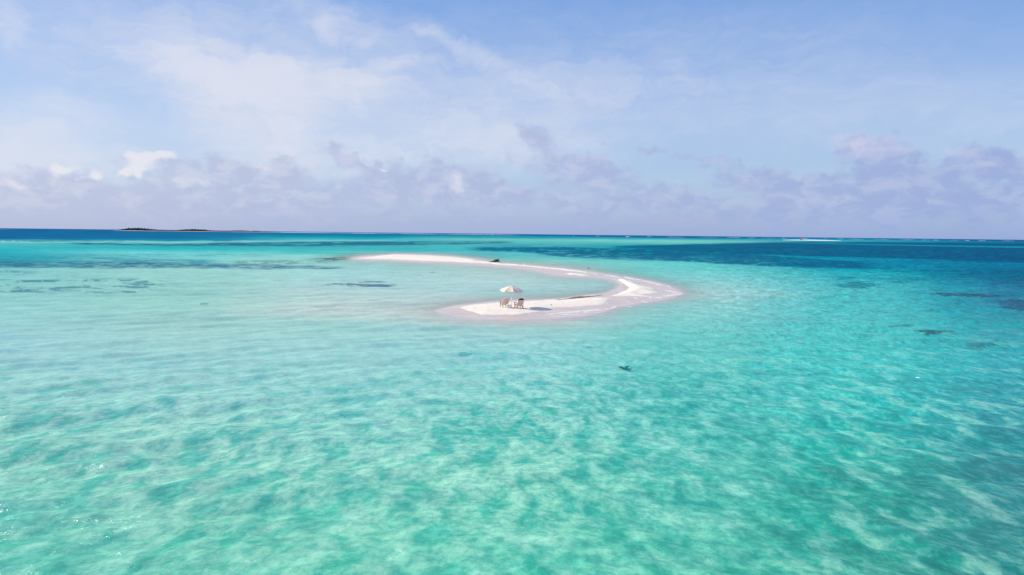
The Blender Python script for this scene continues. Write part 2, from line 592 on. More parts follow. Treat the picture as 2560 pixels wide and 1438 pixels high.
# ---------------------------------------------------------------- sand
def sand_material():
    m = bpy.data.materials.new("coral_sand")
    m.use_nodes = True
    g = NG(m.node_tree)
    b = g.n['Principled BSDF']
    at = g.node("ShaderNodeAttribute"); at.attribute_name = 'dry'
    geo = g.node("ShaderNodeNewGeometry")
    P = geo.outputs['Position']
    n1 = g.noise(P, 0.5, 6.0, 0.65, 0.3)
    n2 = g.noise(P, 5.0, 5.0, 0.7)
    n3 = g.noise(g.mapping(P, scale=(0.35, 1.5, 1)), 1.0, 5.0, 0.6, 0.8)
    dryc = g.mix(g.rng(n1, 0.3, 0.7, 0, 1), (0.77, 0.69, 0.61, 1), (0.83, 0.755, 0.675, 1))
    dryc = g.mix(g.rng(n2, 0.52, 0.75, 0, 0.5), dryc, (0.62, 0.53, 0.44, 1))
    tide = g.noise(g.mapping(P, scale=(0.25, 1.1, 1), rot=(0, 0, -0.25)), 1.3, 5.0, 0.65, 1.0)
    dryc = g.mix(g.rng(tide, 0.54, 0.66, 0, 0.35), dryc, (0.66, 0.56, 0.49, 1))
    wetc = g.mix(g.rng(n3, 0.35, 0.65, 0, 1), (0.56, 0.455, 0.41, 1), (0.69, 0.575, 0.515, 1))
    c = g.mix(at.outputs['Fac'], wetc, dryc)
    af = g.node("ShaderNodeAttribute"); af.attribute_name = 'foam'
    fn = g.noise(P, 2.2, 5.0, 0.7)
    fm = g.rng(g.math('ADD', af.outputs['Fac'], g.math('MULTIPLY', g.math('SUBTRACT', fn, .5), 1.1)), 0.34, 0.66, 0.0, 0.85)
    fm = g.math('MULTIPLY', fm, g.rng(af.outputs['Fac'], 0.0, 0.2, 0.0, 1.0))
    c = g.mix(fm, c, (0.86, 0.83, 0.78, 1))
    g.l.new(c, b.inputs['Base Color'])
    g.l.new(g.rng(at.outputs['Fac'], 0, 1, 0.35, 0.95), b.inputs['Roughness'])
    b.inputs['Specular IOR Level'].default_value = 0.35
    bump = g.node("ShaderNodeBump")
    bump.inputs['Strength'].default_value = 0.6
    bump.inputs['Distance'].default_value = 0.08
    h = g.math('ADD', g.math('MULTIPLY', n2, 0.6), g.noise(P, 1.6, 4.0, 0.6))
    g.l.new(h, bump.inputs['Height'])
    g.l.new(bump.outputs[0], b.inputs['Normal'])
    return m


SAND = sand_material()
ang = np.radians(np.arange(-17.0, 20.0, 0.05))
rg = [48.0]
while rg[-1] < 245:
    rg.append(rg[-1] * 1.0032)
rg = np.array(rg)
X, Y = polar_grid(ang, rg)
H, DRYF, DW, DD = sand_height(X, Y)
mask = DW > -110
F = grid_faces(len(rg), len(ang), False, mask)
V = np.stack([X, Y, H], -1).reshape(-1, 3)
sand, used = fast_mesh('sand', V, F, SAND)
fattr(sand.data, 'dry', DRYF.ravel()[used])
UU, VV = to_map(X, Y)
fattr(sand.data, 'foam', foam_map(UU, VV).ravel()[used])
tag(sand, kind='structure')


def sand_z(x, y):
    h, _, _, _ = sand_height(np.array([float(x)]), np.array([float(y)]))
    return float(h[0])


def on_sand(px, py):
    z = 0.1
    for _ in range(6):
        p = ground(px, py, z)
        z = max(0.0, sand_z(p.x, p.y))
    return Vector((p.x, p.y, z))


# ---------------------------------------------------------------- water
# colours of the lagoon by place on the map: column x -> [(t, colour)], t = distance below the horizon
COLS = {
    -600: [(0, (5, 99, 150)), (26, (5, 103, 152)), (33, (70, 170, 185)), (45, (60, 175, 185)), (62, (45, 170, 185)), (82, (60, 168, 182)), (104, (130, 198, 200)), (170, (148, 208, 206)), (220, (154, 212, 213)), (300, (162, 212, 219)), (400, (154, 210, 209)), (500, (143, 205, 199)), (600, (139, 205, 194)), (720, (117, 202, 189)), (860, (88, 194, 179)), (1300, (88, 194, 179))],
    0: [(0, (5, 99, 150)), (26, (5, 103, 152)), (33, (90, 180, 188)), (45, (60, 175, 185)), (62, (45, 170, 185)), (82, (60, 168, 182)), (104, (130, 198, 200)), (170, (148, 208, 206)), (220, (154, 212, 213)), (300, (162, 212, 219)), (400, (154, 210, 209)), (500, (143, 205, 199)), (600, (139, 205, 194)), (720, (117, 202, 189)), (860, (88, 194, 179)), (1300, (88, 194, 179))],
    430: [(0, (5, 103, 152)), (20, (5, 109, 156)), (26, (20, 140, 170)), (29, (110, 192, 192)), (36, (60, 165, 175)), (46, (45, 175, 185)), (57, (112, 203, 204)), (80, (130, 195, 195)), (95, (150, 206, 202)), (170, (155, 212, 206)), (250, (167, 216, 213)), (330, (162, 214, 217)), (500, (155, 211, 204)), (680, (143, 208, 195)), (860, (115, 202, 184)), (1300, (113, 202, 184))],
    860: [(0, (60, 140, 180)), (2, (8, 108, 160)), (9, (8, 125, 165)), (13, (10, 150, 170)), (20, (80, 185, 190)), (36, (65, 170, 178)), (50, (75, 187, 187)), (60, (140, 205, 200)), (80, (155, 210, 210)), (120, (168, 213, 212)), (160, (186, 217, 216)), (200, (200, 219, 216)), (232, (164, 217, 213)), (300, (164, 217, 219)), (450, (148, 212, 208)), (600, (143, 211, 199)), (860, (125, 212, 189)), (1300, (123, 212, 189))],
    1280: [(0, (20, 100, 155)), (3, (8, 108, 160)), (8, (25, 150, 168)), (14, (105, 190, 188)), (24, (80, 175, 180)), (40, (70, 175, 185)), (58, (100, 195, 198)), (66, (140, 208, 205)), (78, (175, 212, 212)), (110, (180, 212, 213)), (140, (170, 210, 212)), (165, (192, 216, 216)), (215, (204, 214, 215)), (240, (169, 216, 217)), (300, (156, 216, 219)), (450, (136, 209, 201)), (600, (143, 214, 197)), (740, (129, 212, 192)), (860, (105, 204, 185)), (1300, (103, 204, 185))],
    1700: [(0, (20, 95, 150)), (4, (8, 105, 155)), (8, (60, 165, 180)), (12, (125, 198, 190)), (18, (90, 185, 185)), (26, (20, 150, 165)), (50, (20, 145, 162)), (66, (95, 195, 196)), (90, (112, 200, 200)), (120, (148, 207, 208)), (145, (175, 211, 213)), (172, (148, 210, 210)), (250, (116, 206, 203)), (400, (102, 199, 196)), (600, (109, 202, 189)), (860, (109, 203, 183)), (1300, (108, 203, 183))],
    2130: [(0, (20, 104, 154)), (3, (20, 129, 164)), (8, (60, 159, 179)), (14, (8, 122, 159)), (46, (5, 140, 168)), (64, (5, 130, 162)), (80, (35, 157, 176)), (102, (62, 175, 186)), (130, (82, 187, 194)), (200, (88, 194, 198)), (300, (82, 202, 202)), (400, (72, 195, 194)), (600, (28, 175, 166)), (860, (26, 166, 154)), (1300, (26, 166, 154))],
    2560: [(0, (20, 99, 152)), (6, (5, 99, 149)), (46, (5, 90, 142)), (60, (0, 117, 152)), (78, (0, 110, 148)), (100, (0, 103, 142)), (122, (0, 125, 160)), (160, (5, 135, 164)), (220, (49, 164, 178)), (300, (55, 178, 190)), (400, (30, 167, 180)), (600, (0, 148, 156)), (860, (4, 148, 149)), (1300, (4, 148, 149))],
    3200: [(0, (20, 99, 152)), (6, (5, 99, 149)), (46, (5, 90, 142)), (60, (0, 117, 152)), (78, (0, 110, 148)), (100, (0, 103, 142)), (122, (0, 115, 155)), (160, (0, 120, 155)), (220, (14, 144, 161)), (300, (20, 159, 173)), (400, (18, 152, 170)), (600, (0, 142, 151)), (860, (0, 138, 144)), (1300, (0, 138, 144))],
}


def base_colour(u, t):
    xs = sorted(COLS)
    vals = []
    for x in xs:
        tt = np.array([p[0] for p in COLS[x]], float)
        cc = srgb([p[1] for p in COLS[x]])
        vals.append(np.stack([np.interp(t, tt, cc[:, k]) for k in range(3)], -1))
    out = np.zeros(u.shape + (3,))
    uc = np.clip(u, xs[0], xs[-1])
    for i in range(len(xs) - 1):
        m = (uc >= xs[i]) & (uc <= xs[i + 1])
        f = ((uc - xs[i]) / (xs[i + 1] - xs[i]))[..., None]
        f = f * f * (3 - 2 * f)
        out = np.where(m[..., None], vals[i] * (1 - f) + vals[i + 1] * f, out)
    return out


def band(u, v, pts, soft=2.0):
    """mask of a band given as [(x, y_top, y_bottom)...]"""
    P = np.array(pts, float)
    top = np.interp(u, P[:, 0], P[:, 1]); bot = np.interp(u, P[:, 0], P[:, 2])
    w = (bot - top)
    inx = sstep(P[0, 0] - 1, P[0, 0] + 60, u) * sstep(P[-1, 0] + 1, P[-1, 0] - 60, u) if P[-1, 0] < 2560 else sstep(P[0, 0] - 1, P[0, 0] + 60, u)
    if P[0, 0] <= 0:
        inx = sstep(P[-1, 0] + 1, P[-1, 0] - 60, u) if P[-1, 0] < 2560 else 1.0
    s = np.minimum(soft, np.maximum(w, 0.4) * 0.5)
    return sstep(-s, s, v - top) * sstep(-s, s, bot - v) * inx * (w > 0.05)


def ell(u, v, cx, cy, rx, ry, slope=0.0):
    q = ((u - cx) / rx) ** 2 + ((v - cy - slope * (u - cx)) / ry) ** 2
    return q


def water_fields(X, Y):
    u, v = to_map(X, Y)
    hor = 571.0 + 0.01133 * u
    front = Y > 0.5
    t = np.where(front, v - hor, 1300.0)
    r = np.sqrt(X * X + Y * Y)
    behind = ~front | (t > 1200) | (np.abs(u - 1280) > 2500)
    u = np.where(behind, np.clip(u, -600, 3200), u)
    t = np.clip(t, 0, 1300)
    u = np.clip(u, -1500, 4000)
    v = hor + t
    # meandering edges (plane noise, wide along the shore)
    sc = np.maximum(r, 12.0)
    ns = fbm(u * 0.012 + 3, v * 0.09, 4) - 0.5
    nsf = fbm(u * 0.05 + 31, v * 0.5 + 7, 4) - 0.5
    jit = np.clip(t / 60.0, 0.05, 1.0)
    vj = v + ns * 7.0 * jit + nsf * 3.0 * jit
    tj = np.clip(vj - hor, 0, 1300)
    c = base_colour(u + ns * 120, tj)
    streak = fbm(u * 0.02 + 5, v * 0.6 + 2, 5, 0.6)
    streak2 = fbm(u * 0.045 + 9, v * 0.9 + 12, 5, 0.62)

    def over(mask, col, op=1.0):
        nonlocal c
        m = np.clip(mask * op, 0, 1)[..., None]
        c = c * (1 - m) + srgb(col) * m

    # pale reef top behind the left sea
    over(band(u, vj, [(0, 604, 607), (430, 603, 607), (860, 600, 604), (1000, 600, 603)], 1.2), (125, 198, 192), 0.75)
    over(band(u, v, [(0, 602.2, 604.2), (430, 602, 604), (620, 601.5, 603.5)], 0.8) * sstep(.45, .6, streak), (30, 90, 130), 0.8)
    # grey weed stripe
    over(band(u, vj, [(150, 607, 611), (430, 609, 614), (600, 607, 616), (860, 603, 615), (1050, 603, 613), (1300, 604, 609)], 2.2) * sstep(.25, .5, streak), (40, 102, 138), 0.92)
    over(band(u, vj, [(0, 636, 645), (430, 634, 642), (700, 636, 642)], 3.0) * sstep(.4, .6, streak2), (45, 140, 165), 0.5)
    # dark weed beds left
    over(band(u, vj, [(0, 652, 670), (200, 654, 671), (430, 657, 670), (600, 660, 671), (700, 664, 673), (880, 667, 672)], 2.6) * sstep(.24, .62, streak2 * .6 + streak * .4), (52, 110, 144), 0.92)
    over(band(u, vj, [(0, 640, 652), (300, 644, 656), (560, 650, 660)], 4) * sstep(.33, .6, streak), (50, 140, 165), 0.85)
    over(band(u, vj, [(540, 655, 661), (640, 653, 666), (780, 648, 660), (880, 644, 650)], 2) * sstep(.40, .58, streak2), (96, 140, 140), 0.72)
    over(band(u, vj, [(760, 645, 652), (820, 642.5, 650), (860, 641.5, 648), (905, 641, 645)], 1.2) * sstep(.30, .5, streak2), (88, 108, 118), 0.85)
    over(band(u, vj, [(810, 638, 641), (900, 637.5, 641), (1010, 634, 636)], 1.0) * sstep(.42, .55, streak2), (105, 150, 145), 0.7)
    # scattered weed tufts
    tuft = fbm(u * 0.018 + 50, v * 0.26 + 20, 5, 0.6)
    for (a, b, w_, th) in ((0, 450, 1.0, .555), ):
        reg = sstep(693, 700, v) * sstep(738, 728, v) * sstep(460, 380, u)
        over(reg * sstep(th, th + .07, tuft + (streak2 - .5) * .25), (84, 140, 160), 0.8)
    over(sstep(674, 680, v) * sstep(690, 684, v) * sstep(120, 20, u) * sstep(.5, .56, tuft), (80, 135, 160), .8)
    # dark weed bed in the lagoon
    q = ell(u, v, 893, 712.5, 96, 4.0, 0.012) + (streak2 - 0.5) * 2.4
    over(sstep(1.1, 0.6, q), (78, 118, 148), 0.9)
    q = ell(u, v, 930, 705.8, 34, 1.4, 0.0) + (streak2 - 0.5) * 2.0
    over(sstep(1.1, 0.6, q), (95, 140, 150), 0.8)
    # far bank and stripes beyond the bar
    over(band(u, v, [(1000, 589.5, 591), (1300, 591, 592.2), (1700, 596, 597.4), (2560, 605, 606)], 0.6), (70, 165, 180), 0.5)
    over(band(u, vj, [(1150, 618, 624), (1300, 617, 630), (1400, 618, 641), (1560, 620, 648), (1700, 624, 655), (1850, 632, 662), (2000, 645, 668), (2200, 660, 675)], 2.2)
         * sstep(.22, .5, streak2), (10, 92, 132), 0.88)
    over(band(u, vj, [(1180, 610, 617), (1300, 610, 618), (1500, 612, 620)], 2.0) * sstep(.4, .6, streak), (40, 135, 160), 0.6)
    # deep channel on the right
    over(band(u, v + ns * 2, [(1500, 617, 618), (1600, 613, 621), (1700, 611, 626), (1850, 608, 634), (2000, 605.5, 640), (2300, 605, 648), (2560, 606, 657), (3500, 617, 667)], 2.2), (0, 90, 130), 0.88)
    over(band(u, v, [(1950, 606, 607), (2130, 609.5, 612), (2350, 613.5, 616.5), (2560, 616, 620), (3400, 625, 629)], 1.0), (35, 150, 172), 0.75)
    over(band(u, v, [(1960, 602.5, 604), (2080, 603.2, 605), (2300, 604, 607), (2560, 606, 609), (3400, 615, 619)], 1.0), (40, 140, 170), 0.35)
    over(band(u, vj, [(1900, 654, 662), (2130, 660, 672), (2400, 672, 690), (2560, 676, 716), (3400, 690, 740)], 5) * sstep(.38, .62, streak), (0, 100, 138), 0.75)
    over(band(u, vj, [(2050, 688, 700), (2200, 690, 712), (2400, 694, 704), (2560, 690, 725)], 5) * sstep(.42, .6, streak), (15, 118, 148), 0.6)
    for (cx, cy, rx, ry, sl, col, op) in (
            (2140, 714, 60, 8, 0, (20, 120, 140), .7), (2425, 738.5, 110, 5.2, 0.025, (0, 92, 124), .88), (2580, 770, 95, 18, 0.18, (0, 100, 136), .8),
            (2232, 816, 16, 3.2, 0, (10, 105, 125), .85), (2262, 813, 36, 2.2, 0, (35, 130, 145), .6), (2335, 829, 52, 4.6, 0, (5, 105, 110), .9),
            (2330, 834, 22, 3, 0, (5, 100, 118), .8), (2452, 863, 42, 5, 0.03, (20, 130, 145), .7), (2060, 745, 24, 5, 0, (50, 165, 165), .6),
            (1160, 888, 18, 2.4, 0, (50, 150, 165), .6), (1470, 868, 14, 2.0, 0, (50, 150, 160), .6), (1310, 660.2, 8, .6, 0, (110, 160, 150), .6),
            (510, 761, 12, 1.6, 0, (90, 150, 160), .6), (1080, 681, 7, 1, 0, (110, 150, 160), .6), (860, 818, 60, 4, 0, (130, 195, 195), .6)):
        q = ell(u, v, cx, cy, rx, ry, sl) + (streak2 - 0.5) * 1.6 + (fbm(u * .15, v * .5, 3) - .5) * .8
        over(sstep(1.1, 0.55, q), col, op)
    return u, v, t, c, streak, streak2


def water_material():
    m = bpy.data.materials.new("lagoon_water")
    m.use_nodes = True
    g = NG(m.node_tree)
    g.n.clear()
    out = g.node("ShaderNodeOutputMaterial")
    geo = g.node("ShaderNodeNewGeometry")
    P = geo.outputs['Position']
    a_t = g.node("ShaderNodeAttribute"); a_t.attribute_name = 'tint'
    a_m = g.node("ShaderNodeAttribute"); a_m.attribute_name = 'mottle'
    a_c = g.node("ShaderNodeAttribute"); a_c.attribute_name = 'cover'
    a_f = g.node("ShaderNodeAttribute"); a_f.attribute_name = 'foam'
    # crests bend in gentle arcs round the shallows
    sx = g.node("ShaderNodeSeparateXYZ"); g.l.new(P, sx.inputs[0])
    bend = g.math('MULTIPLY', g.math('SQRT', g.math('MULTIPLY_ADD', sx.outputs[0], sx.outputs[0], 90.0)), 0.45)
    cx = g.node("ShaderNodeCombineXYZ")
    g.l.new(sx.outputs[0], cx.inputs[0]); g.l.new(g.math('ADD', sx.outputs[1], bend), cx.inputs[1])
    P2 = cx.outputs[0]
    # bed seen through moving water: bed dapples, with wave-lens and caustic light painted into the colour
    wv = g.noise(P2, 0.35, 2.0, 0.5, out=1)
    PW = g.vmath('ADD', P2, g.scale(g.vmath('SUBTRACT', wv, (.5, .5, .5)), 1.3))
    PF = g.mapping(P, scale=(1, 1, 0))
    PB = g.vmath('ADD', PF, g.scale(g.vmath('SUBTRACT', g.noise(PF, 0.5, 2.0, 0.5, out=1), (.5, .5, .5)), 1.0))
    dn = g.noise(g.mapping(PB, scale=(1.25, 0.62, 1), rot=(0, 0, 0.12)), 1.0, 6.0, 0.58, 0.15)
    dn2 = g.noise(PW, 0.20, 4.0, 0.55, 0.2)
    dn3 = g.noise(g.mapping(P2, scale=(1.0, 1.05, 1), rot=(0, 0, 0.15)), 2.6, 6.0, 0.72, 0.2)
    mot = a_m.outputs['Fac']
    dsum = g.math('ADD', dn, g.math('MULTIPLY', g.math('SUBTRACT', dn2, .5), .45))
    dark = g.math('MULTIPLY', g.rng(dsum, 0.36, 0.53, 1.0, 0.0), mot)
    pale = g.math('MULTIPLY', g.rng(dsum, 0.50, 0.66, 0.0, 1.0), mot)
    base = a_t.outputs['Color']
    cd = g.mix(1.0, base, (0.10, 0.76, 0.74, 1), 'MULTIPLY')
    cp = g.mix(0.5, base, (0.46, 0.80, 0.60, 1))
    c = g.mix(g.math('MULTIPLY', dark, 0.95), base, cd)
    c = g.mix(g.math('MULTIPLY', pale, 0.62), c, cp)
    fine = g.rng(dn3, 0.36, 0.64, -1.0, 1.0)  # light and dark of small ripples painted into the water colour
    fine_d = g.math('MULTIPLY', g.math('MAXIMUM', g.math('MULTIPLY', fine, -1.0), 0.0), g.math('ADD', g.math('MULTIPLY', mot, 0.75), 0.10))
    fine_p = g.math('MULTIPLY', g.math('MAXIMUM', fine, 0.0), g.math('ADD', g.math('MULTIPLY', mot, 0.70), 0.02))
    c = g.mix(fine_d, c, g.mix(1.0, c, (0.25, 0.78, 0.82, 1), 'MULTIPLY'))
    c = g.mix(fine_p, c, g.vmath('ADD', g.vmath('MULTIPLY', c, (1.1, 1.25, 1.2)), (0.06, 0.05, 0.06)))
    # ripples
    r1 = g.noise(g.mapping(PW, scale=(0.55, 1.5, 1), rot=(0, 0, .12)), 2.2, 5.0, 0.62, 0.2)
    r2 = g.noise(g.mapping(P2, scale=(0.6, 1.4, 1), rot=(0, 0, -.2)), 7.0, 3.0, 0.6, 0.2)
    r0 = g.noise(g.mapping(P2, scale=(0.35, 1.0, 1)), 0.5, 4.0, 0.6, 0.4)
    bump = g.node("ShaderNodeBump")
    bump.inputs['Strength'].default_value = 1.0
    bump.inputs['Distance'].default_value = 0.13
    hh = g.math('ADD', g.math('ADD', r1, g.math('MULTIPLY', r2, 0.30)), g.math('MULTIPLY', r0, 1.3))
    g.l.new(hh, bump.inputs['Height'])
    dif = g.node("ShaderNodeBsdfDiffuse")
    foamn = g.noise(g.mapping(P2, scale=(1, 1, 1)), 1.6, 5.0, 0.7, 0.5)
    fm = g.rng(g.math('ADD', a_f.outputs['Fac'], g.math('MULTIPLY', g.math('SUBTRACT', foamn, .5), 0.9)), 0.42, 0.62, 0.0, 1.0)
    fm = g.math('MULTIPLY', fm, g.rng(a_f.outputs['Fac'], 0.0, 0.2, 0.0, 1.0))
    cf = g.mix(fm, c, (0.86, 0.86, 0.86, 1))
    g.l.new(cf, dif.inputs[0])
    gl = g.node("ShaderNodeBsdfGlossy")
    gl.inputs['Roughness'].default_value = 0.27
    gl.inputs[0].default_value = (1, 1, 1, 1)
    g.l.new(bump.outputs[0], gl.inputs['Normal'])
    softb = g.node("ShaderNodeBump")
    softb.inputs['Strength'].default_value = 0.5
    softb.inputs['Distance'].default_value = 0.03
    g.l.new(hh, softb.inputs['Height'])
    g.l.new(softb.outputs[0], dif.inputs['Normal'])
    fr = g.node("ShaderNodeFresnel")
    fr.inputs[0].default_value = 1.33
    g.l.new(bump.outputs[0], fr.inputs['Normal'])
    a_s = g.node("ShaderNodeAttribute"); a_s.attribute_name = 'sheen'
    fac = g.math('MULTIPLY', g.math('SUBTRACT', 1.0, g.math('EXPONENT', g.math('MULTIPLY', fr.outputs[0], -3.0))), a_s.outputs['Fac'])
    body = g.node("ShaderNodeMixShader")
    tr = g.node("ShaderNodeBsdfTransparent")
    cov = g.math('MAXIMUM', a_c.outputs['Fac'], fm)
    g.l.new(cov, body.inputs[0]); g.l.new(tr.outputs[0], body.inputs[1]); g.l.new(dif.outputs[0], body.inputs[2])
    top = g.node("ShaderNodeMixShader")
    g.l.new(g.math('MULTIPLY', fac, g.math('SUBTRACT', 1.0, fm)), top.inputs[0])
    g.l.new(body.outputs[0], top.inputs[1]); g.l.new(gl.outputs[0], top.inputs[2])
    g.l.new(top.outputs[0], out.inputs[0])
    return m


K_BODY = np.array([1.06, 1.095, 1.18])       # what a white matt sheet lying flat returns in this light


def build_water():
    dense = np.arange(-48, 48.001, 0.1)
    coarse = np.concatenate([np.arange(51, 312.1, 3.0)])
    ang = np.radians(np.concatenate([dense, coarse]))
    rings = [1.5]
    while rings[-1] < 60000:
        r = rings[-1]
        rings.append(r + (0.12 if r < 12 else (max(0.075, 0.0062 * r) if r < 100 else (0.010 * r if r < 4000 else 0.03 * r))))
    rings = np.array(rings)
    X, Y = polar_grid(ang, rings)
    u, v, t, c, s1, s2 = water_fields(X, Y)
    R = np.sqrt(X * X + Y * Y)
    # sand under the water
    H = np.full(X.shape, -3.0); DW = np.full(X.shape, -500.0)
    sel = (Y > 45) & (Y < 250) & (np.abs(np.arctan2(X, Y)) < math.radians(21))
    h, _, dw, _ = sand_height(X[sel], Y[sel])
    H[sel] = h; DW[sel] = dw
    depth = np.clip(-H, 0, 3)
    cover = 1 - np.exp(-(depth / 0.17) ** 1.3)
    cover = np.where(H > 0, 0.0, 0.04 + 0.96 * cover)
    # waves
    rnd = random.Random(5)
    Z = np.zeros_like(X)
    for i in range(22):
        lam = 0.8 * 1.22 ** (i % 11) * rnd.uniform(0.9, 1.1)
        th = math.radians(rnd.gauss(-98, 26))
        amp = 0.0075 * lam ** 0.95
        kx, ky = math.cos(th) * 2 * math.pi / lam, math.sin(th) * 2 * math.pi / lam
        res = sstep(0.45, 0.18, (0.0065 * R) / lam)
        Z += amp * res * np.sin(kx * X + ky * (Y + 0.45 * np.sqrt(X * X + 90.0)) + rnd.uniform(0, 6.28) + 1.6 * fbm(X * 0.08 + i, Y * 0.08, 2))
    Z *= 0.55 + 0.9 * fbm(X * 0.05, Y * 0.05, 3)
    calm = sstep(0.05, 0.45, depth)
    Z *= calm
    # foam lines
    foam = foam_map(u, v)
    # one breaking crest close to the camera
    cb = (u > 270) & (u < 320) & (v > 1370) & (v < 1405)
    dd = sdist([(281, 1392), (292, 1384), (299, 1379), (302, 1386)], u[cb], v[cb], 1.0, closed=False)
    foam[cb] = np.maximum(foam[cb], 0.55 * np.clip(1.3 - dd / 6.0, 0, 1))
    cb = (u > 2280) & (u < 2310) & (v > 938) & (v < 948)
    dd = sdist([(2290, 943), (2300, 944)], u[cb], v[cb], 1.0, closed=False)
    foam[cb] = np.maximum(foam[cb], 0.55 * np.clip(1.2 - dd / 2.5, 0, 1))

    # strength of the dapples: strong close by, gone on the calm sand flats
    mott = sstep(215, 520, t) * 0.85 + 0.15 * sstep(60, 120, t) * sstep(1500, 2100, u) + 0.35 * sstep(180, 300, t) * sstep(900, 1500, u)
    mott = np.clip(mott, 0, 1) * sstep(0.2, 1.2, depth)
    # body colour = what leaves the water, less the sky it mirrors
    mirror = np.stack([np.interp(t, MIR_T, MIR_C[:, k]) for k in range(3)], -1)
    alb = np.clip((c - mirror) / K_BODY, 0.002, 0.86)
    s3 = fbm(u * 0.11 + 70, v * 1.25 + 30, 4, 0.65)
    side_ = sstep(1500, 2000, u)
    lum = 1.0 + (s1 - 0.5) * 0.30 + ((s2 - 0.5) * (0.22 + 0.45 * side_) + (s3 - 0.5) * (0.20 + 0.90 * side_)) * sstep(3, 40, t) * sstep(560, 200, t)
    alb = alb * lum[..., None]
    V = np.stack([X, Y, Z], -1).reshape(-1, 3)
    F = grid_faces(len(rings), len(ang), True)
    o, used = fast_mesh('water', V, F, water_material())
    me = o.data
    cattr(me, 'tint', alb.reshape(-1, 3)[used])
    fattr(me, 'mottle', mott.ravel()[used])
    fattr(me, 'cover', cover.ravel()[used])
    fattr(me, 'foam', foam.ravel()[used])
    # open water ruffled by wind turns its facets to the eye and mirrors less of the sky
    fattr(me, 'sheen', (0.018 + 0.17 * sstep(170, 35, R)).ravel()[used])
    tag(o, kind='structure')
    return o


MIR_T = np.array([0, 25, 60, 100, 150, 250, 400, 1300], float)
MIR_C = np.array([(.008, .010, .015), (.008, .010, .014), (.009, .011, .016), (.016, .021, .033), (.040, .053, .084), (.051, .069, .110),
                  (.045, .064, .107), (.038, .055, .093)])
build_water()

# sea floor far below the opaque water, so that the world has a bottom
# ---------------------------------------------------------------- objects
M_white = simple_mat("white_fabric", (0.95, 0.83, 0.71), 0.85, 0.03, 6, 0.1, trans=0.26)
M_pole = simple_mat("white_painted_metal", (0.82, 0.84, 0.85), 0.35, 0.03, 20)
M_rib = simple_mat("umbrella_rib", (0.55, 0.55, 0.54), 0.5, 0.08, 20)
M_chair = simple_mat("faded_tan_plastic", (0.76, 0.56, 0.45), 0.6, 0.12, 9)
M_frame = simple_mat("weathered_taupe_plastic", (0.15, 0.115, 0.095), 0.6, 0.18, 14)
M_box = simple_mat("white_cooler_plastic", (0.88, 0.82, 0.74), 0.45, 0.04, 9)
M_grey = simple_mat("grey_plastic", (0.30, 0.30, 0.30), 0.5, 0.1, 15)
M_black = simple_mat("black_cloth", (0.022, 0.018, 0.018), 0.9, 0.25, 30, 0.2)
M_wood = simple_mat("bleached_driftwood", (0.34, 0.24, 0.13), 0.85, 0.4, 3.5, 0.2)
M_wooddark = simple_mat("weedy_driftwood", (0.035, 0.050, 0.022), 0.8, 0.5, 4, 0.2)
M_weed = simple_mat("seaweed", (0.012, 0.30, 0.34), 0.6, 0.4, 6, 0.3)
M_wrack = simple_mat("dried_seaweed", (0.20, 0.14, 0.095), 0.9, 0.45, 8, 0.1)
M_bird = simple_mat("dark_feathers", (0.022, 0.032, 0.038), 0.8, 0.3, 30, 0.2)
M_birdpale = simple_mat("grey_feathers", (0.30, 0.27, 0.26), 0.8, 0.2, 30, 0.2)
M_coco = simple_mat("coconut_husk", (0.05, 0.045, 0.03), 0.9, 0.4, 60, 0.1)
M_stone = simple_mat("coral_stone", (0.33, 0.28, 0.26), 0.9, 0.3, 20, 0.1)
M_red = simple_mat("red_canvas", (0.50, 0.03, 0.06), 0.8, 0.1, 5, 0.2)
M_bush = simple_mat("far_scrub_hazed", (0.070, 0.075, 0.090), 0.9, 0.5, 0.08, 0.1)  # blue-grey of the distant air haze is mixed into this base colour
M_foam = simple_mat("surf_foam", (0.80, 0.82, 0.84), 0.9, 0.05, 0.5, 0.1)


